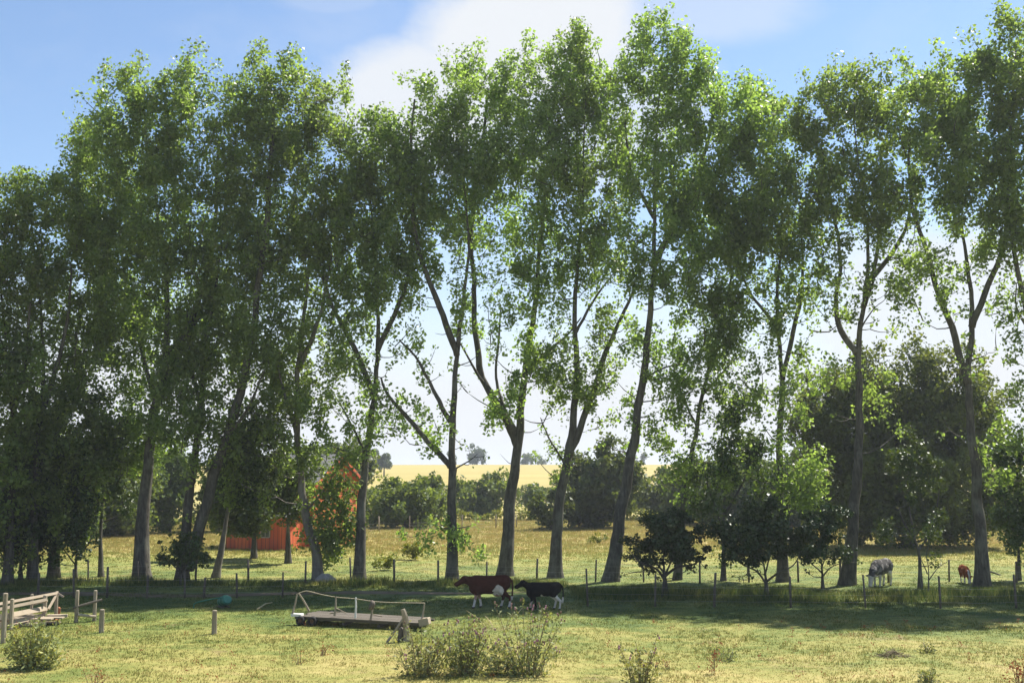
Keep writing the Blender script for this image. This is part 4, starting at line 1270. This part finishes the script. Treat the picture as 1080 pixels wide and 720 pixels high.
weed('dock_plant', 'rusty dock plant at the right edge of the grass', 'dock', 1076, 722, 22, 36, 7, 'dock_seed', 0, .08, 46, seed=11, bare=.2)
weed('dock_plant', 'red dock stems at the bottom left below the weed bush', 'dock', 98, 726, 40, 28, 7, 'dock_seed', 0, .06, 20, seed=12, bare=.5)
weed('dock_plant', 'reddish dock patch in the grass below the flatbed cart', 'dock', 338, 690, 22, 14, 7, 'dock_seed', 0, .05, 18, seed=13, bare=.3)
weed('dock_plant', 'reddish dock patch in the grass right of the lone sawn post', 'dock', 316, 700, 14, 16, 5, 'dock_seed', 0, .05, 18, seed=14, bare=.4)
weed('dock_plant', 'short red dock tuft right of the pale bottom edge weed', 'dock', 705, 706, 14, 14, 5, 'dock_seed', 0, .05, 16, seed=15, bare=.4)
weed('dry_stalks', 'thin pale dry stalks standing below the brown cow', 'weed', 528, 664, 70, 26, 7, 'straw_leaf' if 'straw_leaf' in M else 'pale_weed_leaf', 0, .05, 3, seed=16, stem='straw')
def brush():
    b = G(942, 692)
    r = random.Random(3)
    mb = MB()
    for k in range(90):
        a = r.uniform(0, PI * 2); x, y = r.gauss(0, .28), r.gauss(0, .2)
        l = r.uniform(.15, .4)
        z = max(.02, .16 - .3 * abs(x) + r.uniform(-.06, .06))
        mb.tube([(x - math.cos(a) * l / 2, y - math.sin(a) * l / 2, max(.01, z - r.uniform(-.04, .08))), (x, y, z), (x + math.cos(a) * l / 2, y + math.sin(a) * l / 2, max(.01, z - r.uniform(-.04, .06)))], [.011, .010, .005], 4)
    o = mb.build('brush_pile', M['stem'], None); o.location = b
    tag(o, 'small heap of dry twigs lying on the grass at the right', 'brush')
brush()

def sprigs():
    r = np.random.default_rng(77)
    C, D = [], []
    for _ in range(230):
        y = r.uniform(30, 46); x = r.uniform(-.5, .5) * y * .98
        z = terrain(x, y); h = r.uniform(.07, .26)
        for _k in range(int(r.integers(6, 18))):
            t = r.uniform(0, 1)
            C.append((x + r.normal() * .05, y + r.normal() * .05, z + .02 + h * t)); D.append((0, 0, 2.0))
    V, Fc = leaf_quads(np.array(C), np.array(D), .06, .028, r)
    o = bpy.data.objects.new('weeds', np_mesh('weeds', V, Fc, M['dock_seed'])); link(o); o['kind'] = 'stuff'
sprigs()

# ------------------------------------------------------------------ cattle
def surface_nets(fn, lo, hi, h):
    lo, hi = np.array(lo, float), np.array(hi, float)
    n = np.ceil((hi - lo) / h).astype(int) + 1
    ax = [lo[i] + h * np.arange(n[i]) for i in range(3)]
    X, Yy, Z = np.meshgrid(*ax, indexing='ij')
    D = fn(X, Yy, Z)
    ins = D < 0
    c = np.zeros(tuple(n - 1), int)
    acc = np.zeros(tuple(n - 1) + (3,)); num = np.zeros(tuple(n - 1))
    offs = [(i, j, k) for i in (0, 1) for j in (0, 1) for k in (0, 1)]
    def sl(o): return tuple(slice(o[i], n[i] - 1 + o[i]) for i in range(3))
    for a in offs:
        for b in offs:
            if sum(a) + 1 == sum(b) and all(b[i] >= a[i] for i in range(3)):
                da, db = D[sl(a)], D[sl(b)]
                cr = (da < 0) != (db < 0)
                t = np.where(cr, da / np.where(cr, da - db, 1), 0)
                for i in range(3):
                    acc[..., i] += np.where(cr, a[i] + t * (b[i] - a[i]), 0)
                num += cr
    act = num > 0
    idx = -np.ones(tuple(n - 1), int)
    idx[act] = np.arange(act.sum())
    ijk = np.argwhere(act)
    V = lo + h * (ijk + acc[act] / num[act][:, None])
    Fs = []
    for axn in range(3):
        u, v = (axn + 1) % 3, (axn + 2) % 3
        s0 = [slice(None)] * 3; s1 = [slice(None)] * 3
        s0[axn] = slice(0, n[axn] - 1); s1[axn] = slice(1, n[axn])
        e = ins[tuple(s0)] != ins[tuple(s1)]
        for q in np.argwhere(e):
            if q[u] == 0 or q[v] == 0 or q[u] >= n[u] - 1 or q[v] >= n[v] - 1: continue
            quad = []
            for du, dv in ((-1, -1), (0, -1), (0, 0), (-1, 0)):
                w = q.copy(); w[u] += du; w[v] += dv
                quad.append(idx[tuple(w)])
            if min(quad) < 0: continue
            if not ins[tuple(q)]: quad = quad[::-1]
            Fs.append(quad)
    return V, np.array(Fs)

def cap_sdf(a, b, ra, rb):
    a, b = np.array(a, float), np.array(b, float)
    ab = b - a; L2 = ab @ ab
    def f(X, Yy, Z):
        t = np.clip(((X - a[0]) * ab[0] + (Yy - a[1]) * ab[1] + (Z - a[2]) * ab[2]) / L2, 0, 1)
        d = np.sqrt((X - a[0] - t * ab[0]) ** 2 + (Yy - a[1] - t * ab[1]) ** 2 + (Z - a[2] - t * ab[2]) ** 2)
        return d - (ra + (rb - ra) * t)
    return f
def ell_sdf(c, r, pitch=0.0):
    c = np.array(c, float); r = np.array(r, float)
    cp, sp = math.cos(pitch), math.sin(pitch)
    def f(X, Yy, Z):
        x, y, z = X - c[0], Yy - c[1], Z - c[2]
        x, z = x * cp + z * sp, -x * sp + z * cp
        k = np.sqrt((x / r[0]) ** 2 + (y / r[1]) ** 2 + (z / r[2]) ** 2)
        k2 = np.sqrt((x / r[0] ** 2) ** 2 + (y / r[1] ** 2) ** 2 + (z / r[2] ** 2) ** 2) + 1e-9
        return k * (k - 1) / k2
    return f
def smin(a, b, k):
    h = np.clip(0.5 + 0.5 * (b - a) / k, 0, 1)
    return b * (1 - h) + a * h - k * h * (1 - h)

def bovine(label, cat, loc, rotz, scale, coat, head='level', stride=.12, calf=False, udder=False, name='cow'):
    root = thing(name, label, cat, loc, rotz)
    lg = 1.0 if not calf else 1.06
    pr = []
    bd = 1.0 if not calf else .84
    pr.append((ell_sdf((0, 0, .94), (.74, .31 * bd, .36 * bd), .02), .1))
    pr.append((ell_sdf((.48, 0, .95), (.36, .26 * bd, .40 * bd), .1), .12))
    pr.append((ell_sdf((-.56, 0, 1.03), (.36, .27 * bd, .32 * bd)), .12))
    pr.append((cap_sdf((.55, 0, 1.27), (-.75, 0, 1.27), .07, .09), .14))
    pr.append((cap_sdf((-.72, .14, 1.22), (-.72, -.14, 1.22), .09, .09), .08))
    pr.append((cap_sdf((.72, 0, .78), (.60, 0, .60), .12, .08), .1))            # brisket
    if head == 'level':
        hp, hm = (1.06, 0, 1.20), (1.40, 0, 1.00)
        pr.append((cap_sdf((.66, 0, 1.10), hp, .23 * bd, .15), .14))
    elif head == 'high':
        hp, hm = (1.02, 0, 1.30), (1.34, 0, 1.10)
        pr.append((cap_sdf((.64, 0, 1.08), hp, .21 * bd, .14), .13))
    else:                                            # grazing
        hp, hm = (1.22, 0, .58), (1.36, 0, .16)
        pr.append((cap_sdf((.66, 0, 1.05), (1.0, 0, .85), .22 * bd, .17), .14))
        pr.append((cap_sdf((1.0, 0, .85), hp, .17, .13), .1))
    hp, hm = np.array(hp), np.array(hm)
    pr.append((cap_sdf(hp, hm, .135, .085), .07))
    pr.append((ell_sdf(hm, (.10, .095, .085)), .05))
    pr.append((cap_sdf(hp + [-.02, .10, .07], hp + [-.02, -.10, .07], .06, .06), .05))
    for s in (1, -1):
        e0 = hp + np.array([-.03, s * .12, .05]); e1 = hp + np.array([-.06, s * .30, .03])
        pr.append((cap_sdf(e0, (e0 + e1) / 2, .025, .055), .03)); pr.append((cap_sdf((e0 + e1) / 2, e1, .055, .022), .03))
        f = stride * s
        # fore leg
        kx = .50 + f * .55
        pr.append((cap_sdf((.50, s * .18 * bd, .88), (kx, s * .16 * bd, .47), .135, .065), .09))
        pr.append((cap_sdf((kx, s * .16 * bd, .47), (.50 + f, s * .155 * bd, .13), .06, .045), .03))
        pr.append((cap_sdf((.50 + f, s * .155 * bd, .13), (.53 + f, s * .155 * bd, .045), .05, .055), .03))
        # hind leg: stifle forward, hock back
        g = -f
        pr.append((cap_sdf((-.60, s * .17 * bd, 1.02), (-.50 + g * .3, s * .19 * bd, .70), .21, .14), .1))
        hx = -.76 + g * .8
        pr.append((cap_sdf((-.50 + g * .3, s * .19 * bd, .70), (hx, s * .165 * bd, .44), .125, .06), .06))
        pr.append((cap_sdf((hx, s * .165 * bd, .45), (-.70 + g, s * .16 * bd, .13), .06, .043), .03))
        pr.append((cap_sdf((-.70 + g, s * .16 * bd, .13), (-.665 + g, s * .16 * bd, .045), .048, .055), .03))
    if udder:
        pr.append((ell_sdf((-.36, 0, .60), (.20, .15, .13)), .06))
    tl = [(-.86, 0, 1.24), (-.97, .0, 1.12), (-1.0, .03, .85), (-.98, .05, .52), (-.97, .05, .36)]
    for (p, q), (ra, rb) in zip(zip(tl[:-1], tl[1:]), ((.055, .04), (.04, .03), (.03, .04), (.05, .035))):
        pr.append((cap_sdf(p, q, ra, rb), .03))
    def fn(X, Yy, Z):
        d = None
        for f, k in pr:
            v = f(X, Yy, Z)
            d = v if d is None else smin(d, v, k)
        return d
    V, Fc = surface_nets(fn, (-1.15, -.45, -.03), (1.6, .45, 1.55), .022)
    V[:, 2] = np.maximum(V[:, 2], 0)
    me = np_mesh('body', V * scale, Fc, M['hide'], True)
    colr = me.color_attributes.new('coat', 'FLOAT_COLOR', 'POINT')
    cc = np.ones((len(V), 4), np.float32)
    for i, v in enumerate(V):
        cc[i, :3] = coat(Vector(v), hp, hm)
    colr.data.foreach_set('color', cc.ravel())
    link(bpy.data.objects.new('body', me), root)
    for s in (1, -1):
        e = Vector(hp * .72 + hm * .28) + Vector((0, s * .112, .055))
        MB().tube([e - Vector((0, s * .02, 0)), e, e + Vector((0, s * .012, 0))], [.022, .02, .008], 8).build('eye', M['eye'], root, True).scale = (scale,) * 3
    return root

def nz(v, s, o): return mnoise.noise(Vector((v.x * s + o, v.y * s, v.z * s)))
WHITE = (.62, .56, .50)
def brown(v, hp, hm):
    w = nz(v, 5, 1) * .12
    if v.z < .36 + w: return WHITE if v.z > .07 else (.05, .04, .035)
    if (v - Vector((-.36, v.y, .74))).length < .20 + w and abs(v.y) > .05: return WHITE
    if v.z < .58 + w * .4 and v.x > -.5: return (.40, .25, .19)
    if v.x < -.9 and v.z < .5: return WHITE
    return (.060, .019, .011)
def black(v, hp, hm):
    w = nz(v, 5, 4) * .14
    if v.z < .07: return (.03, .025, .02)
    if v.x < -.3 and v.z < .66 + w: return WHITE
    if v.z < .40 + w and v.x > .3 and v.z > .1: return (.40, .34, .30) if v.y > 0 else (.008, .008, .008)
    if -.3 <= v.x < .12 and v.z < .70 + w: return WHITE
    if v.x < -.9 and v.z < .6: return WHITE
    return (.008, .008, .008)
def grey(v, hp, hm):
    w = nz(v, 4, 9) * .2
    if v.z < .07: return (.05, .045, .04)
    if v.x < -.35 and v.z < .80 + w and v.x > -1.2: return WHITE
    m = nz(v, 9, 3) * .5 + nz(v, 3, 6) * .5
    if v.z < .62 + w * .5: return (.45, .42, .39)
    return (.20, .19, .18) if m > .14 else (.07, .067, .064)
def redcalf(v, hp, hm):
    w = nz(v, 5, 7) * .1
    if v.z < .38 + w: return WHITE if v.z > .07 else (.05, .04, .035)
    d = (v - Vector(hm)).length
    if abs(v.y) < .06 + w * .4 and v.x > .95: return WHITE
    return (.20, .06, .026)
cw = G(520, 641)
bovine('brown and white cow walking left in the shade of the poplars', 'cow', at_depth(516, cw.y), PI + .08, 1.06, brown, 'level', .16, udder=True)
bovine('black calf with white belly and hind legs following the brown cow', 'calf', at_depth(573, G(570, 643).y), PI - .05, .89, black, 'high', .13, calf=True, name='calf')
bovine('mottled grey cow with white hind legs grazing behind the fence', 'cow', at_depth(930, 60.5), PI + .85, 1.08, grey, 'graze', .06)
bovine('small reddish brown calf with white legs facing the camera by the fence', 'calf', at_depth(1018, 62.0), -PI / 2 - .15, .72, redcalf, 'graze', .03, calf=True, name='calf')

# ------------------------------------------------------------------ haze
HZ = dict(x=2600, y0=-100, y1=3000, z0=-2.5, z1=42)
hv = [(-HZ['x'], HZ['y0'], HZ['z0']), (HZ['x'], HZ['y0'], HZ['z0']), (HZ['x'], HZ['y1'], HZ['z0']), (-HZ['x'], HZ['y1'], HZ['z0'])]
hv += [(a, b, HZ['z1']) for a, b, _ in hv]
me = bpy.data.meshes.new('haze')
me.from_pydata(hv, [], [(3, 2, 1, 0), (4, 5, 6, 7), (0, 1, 5, 4), (1, 2, 6, 5), (2, 3, 7, 6), (3, 0, 4, 7)])
mm, nt, out = new_mat('haze')
pv = N(nt, 'ShaderNodeVolumePrincipled')
pv.inputs['Color'].default_value = (0.86, 0.92, 1.0, 1)
pv.inputs['Density'].default_value = 0.0003
pv.inputs['Anisotropy'].default_value = 0.25
nt.links.new(pv.outputs[0], out.inputs['Volume'])
me.materials.append(mm)
hz = bpy.data.objects.new('haze', me); link(hz); hz['kind'] = 'stuff'

# ------------------------------------------------------------------ sky, sun, camera
EL = math.radians(56)
sun_h = Vector((0.735, 0.68, 0)).normalized()
sdir = Vector((sun_h.x * math.cos(EL), sun_h.y * math.cos(EL), math.sin(EL)))
sl = bpy.data.lights.new('sun', 'SUN')
sl.energy = 5.0
sl.angle = math.radians(0.53)
sl.color = (1.0, 0.95, 0.86)
so = bpy.data.objects.new('sun', sl); link(so)
so.rotation_euler = sdir.to_track_quat('Z', 'Y').to_euler()
so.location = (60, 30, 80)

w = bpy.data.worlds.new('World'); scene.world = w
w.use_nodes = True
nt = w.node_tree; nt.nodes.clear()
out = nt.nodes.new('ShaderNodeOutputWorld')
sky = N(nt, 'ShaderNodeTexSky', sky_type='NISHITA', sun_disc=False)
sky.sun_elevation = EL
sky.sun_rotation = math.atan2(sdir.x, sdir.y)
sky.air_density = 1.0; sky.dust_density = 0.25; sky.ozone_density = 2.2
bg = N(nt, 'ShaderNodeBackground'); bg.inputs['Strength'].default_value = 0.086
nt.links.new(sky.outputs[0], bg.inputs['Color'])
bc = N(nt, 'ShaderNodeBackground'); bc.inputs['Color'].default_value = (0.93, 0.96, 1.0, 1); bc.inputs['Strength'].default_value = 0.46
tc = N(nt, 'ShaderNodeTexCoord')
dirv = tc.outputs['Generated']
sep = N(nt, 'ShaderNodeSeparateXYZ'); nt.links.new(dirv, sep.inputs[0])
nA = noise_tex(nt, mapping(nt, dirv, (1, 1, 2.2)), 3.2, 7, 0.58, 0.3)
nB = noise_tex(nt, mapping(nt, dirv, (1, 1, 1.6)), 9.0, 5, 0.6, 0.2)
# low veil of cloud towards the horizon
elev = N(nt, 'ShaderNodeMapRange', interpolation_type='SMOOTHSTEP'); nt.links.new(sep.outputs['Z'], elev.inputs['Value'])
elev.inputs['From Min'].default_value = 0.235; elev.inputs['From Max'].default_value = 0.03
low = math_n(nt, 'ADD', math_n(nt, 'MULTIPLY', elev.outputs[0], 1.15), math_n(nt, 'MULTIPLY', math_n(nt, 'SUBTRACT', nA, 0.5), 0.9))
low = math_n(nt, 'MULTIPLY', low, 1.0, clamp=True)
# the big bank over the middle of the row
def blob(px, py, rx, ry, gain):
    d = Vector(ray(px, py)).normalized()
    rgt = Vector((1, 0, 0)); upv = d.cross(rgt).normalized() * -1
    if upv.z < 0: upv = -upv
    def dot(vec, r_):
        n = N(nt, 'ShaderNodeVectorMath', operation='DOT_PRODUCT'); nt.links.new(dirv, n.inputs[0]); n.inputs[1].default_value = vec
        return n.outputs['Value']
    dx = math_n(nt, 'DIVIDE', math_n(nt, 'SUBTRACT', dot(rgt, 0), d.x), rx / F)
    dy = math_n(nt, 'DIVIDE', dot(upv, 0), ry / F)
    fw = math_n(nt, 'GREATER_THAN', dot(d, 0), 0.0)
    rr = math_n(nt, 'SQRT', math_n(nt, 'ADD', math_n(nt, 'MULTIPLY', dx, dx), math_n(nt, 'MULTIPLY', dy, dy)))
    rr = math_n(nt, 'ADD', rr, math_n(nt, 'MULTIPLY', math_n(nt, 'SUBTRACT', nB, 0.5), 0.9))
    mr = N(nt, 'ShaderNodeMapRange', interpolation_type='SMOOTHSTEP'); nt.links.new(rr, mr.inputs['Value'])
    mr.inputs['From Min'].default_value = 1.15; mr.inputs['From Max'].default_value = 0.55
    return math_n(nt, 'MULTIPLY', math_n(nt, 'MULTIPLY', mr.outputs[0], fw), gain)
mask = low
for bl in ((560, 40, 150, 80, .97), (450, 110, 120, 80, .92), (620, 120, 150, 90, .7), (720, 10, 120, 40, .4), (990, 340, 150, 110, .9), (350, 0, 60, 16, .2)):
    mask = math_n(nt, 'MAXIMUM', mask, blob(*bl))
for k in range(9):     # more cloud all round, out of the picture
    pass
ms = N(nt, 'ShaderNodeMixShader')
nt.links.new(mask, ms.inputs[0]); nt.links.new(bg.outputs[0], ms.inputs[1]); nt.links.new(bc.outputs[0], ms.inputs[2])
nt.links.new(ms.outputs[0], out.inputs['Surface'])

cam = bpy.data.cameras.new('camera')
cam.sensor_width = 36.0
cam.lens = 36.0 * F / 1080.0
cam.clip_start = 0.1; cam.clip_end = 6000
co = bpy.data.objects.new('camera', cam); link(co)
co.location = (0, 0, CAMH)
co.rotation_euler = (PI / 2 + TH, 0, 0)
scene.camera = co

vs = scene.view_settings
vs.view_transform = 'Standard'; vs.look = 'None'; vs.gamma = 1.0; vs.exposure = 1.05
vs.use_curve_mapping = False
scene.render.engine = 'CYCLES'
cy = scene.cycles
cy.max_bounces = 9; cy.diffuse_bounces = 7; cy.glossy_bounces = 2; cy.transmission_bounces = 4; cy.transparent_max_bounces = 4; cy.volume_bounces = 0
cy.use_denoising = True
cy.caustics_reflective = False; cy.caustics_refractive = False
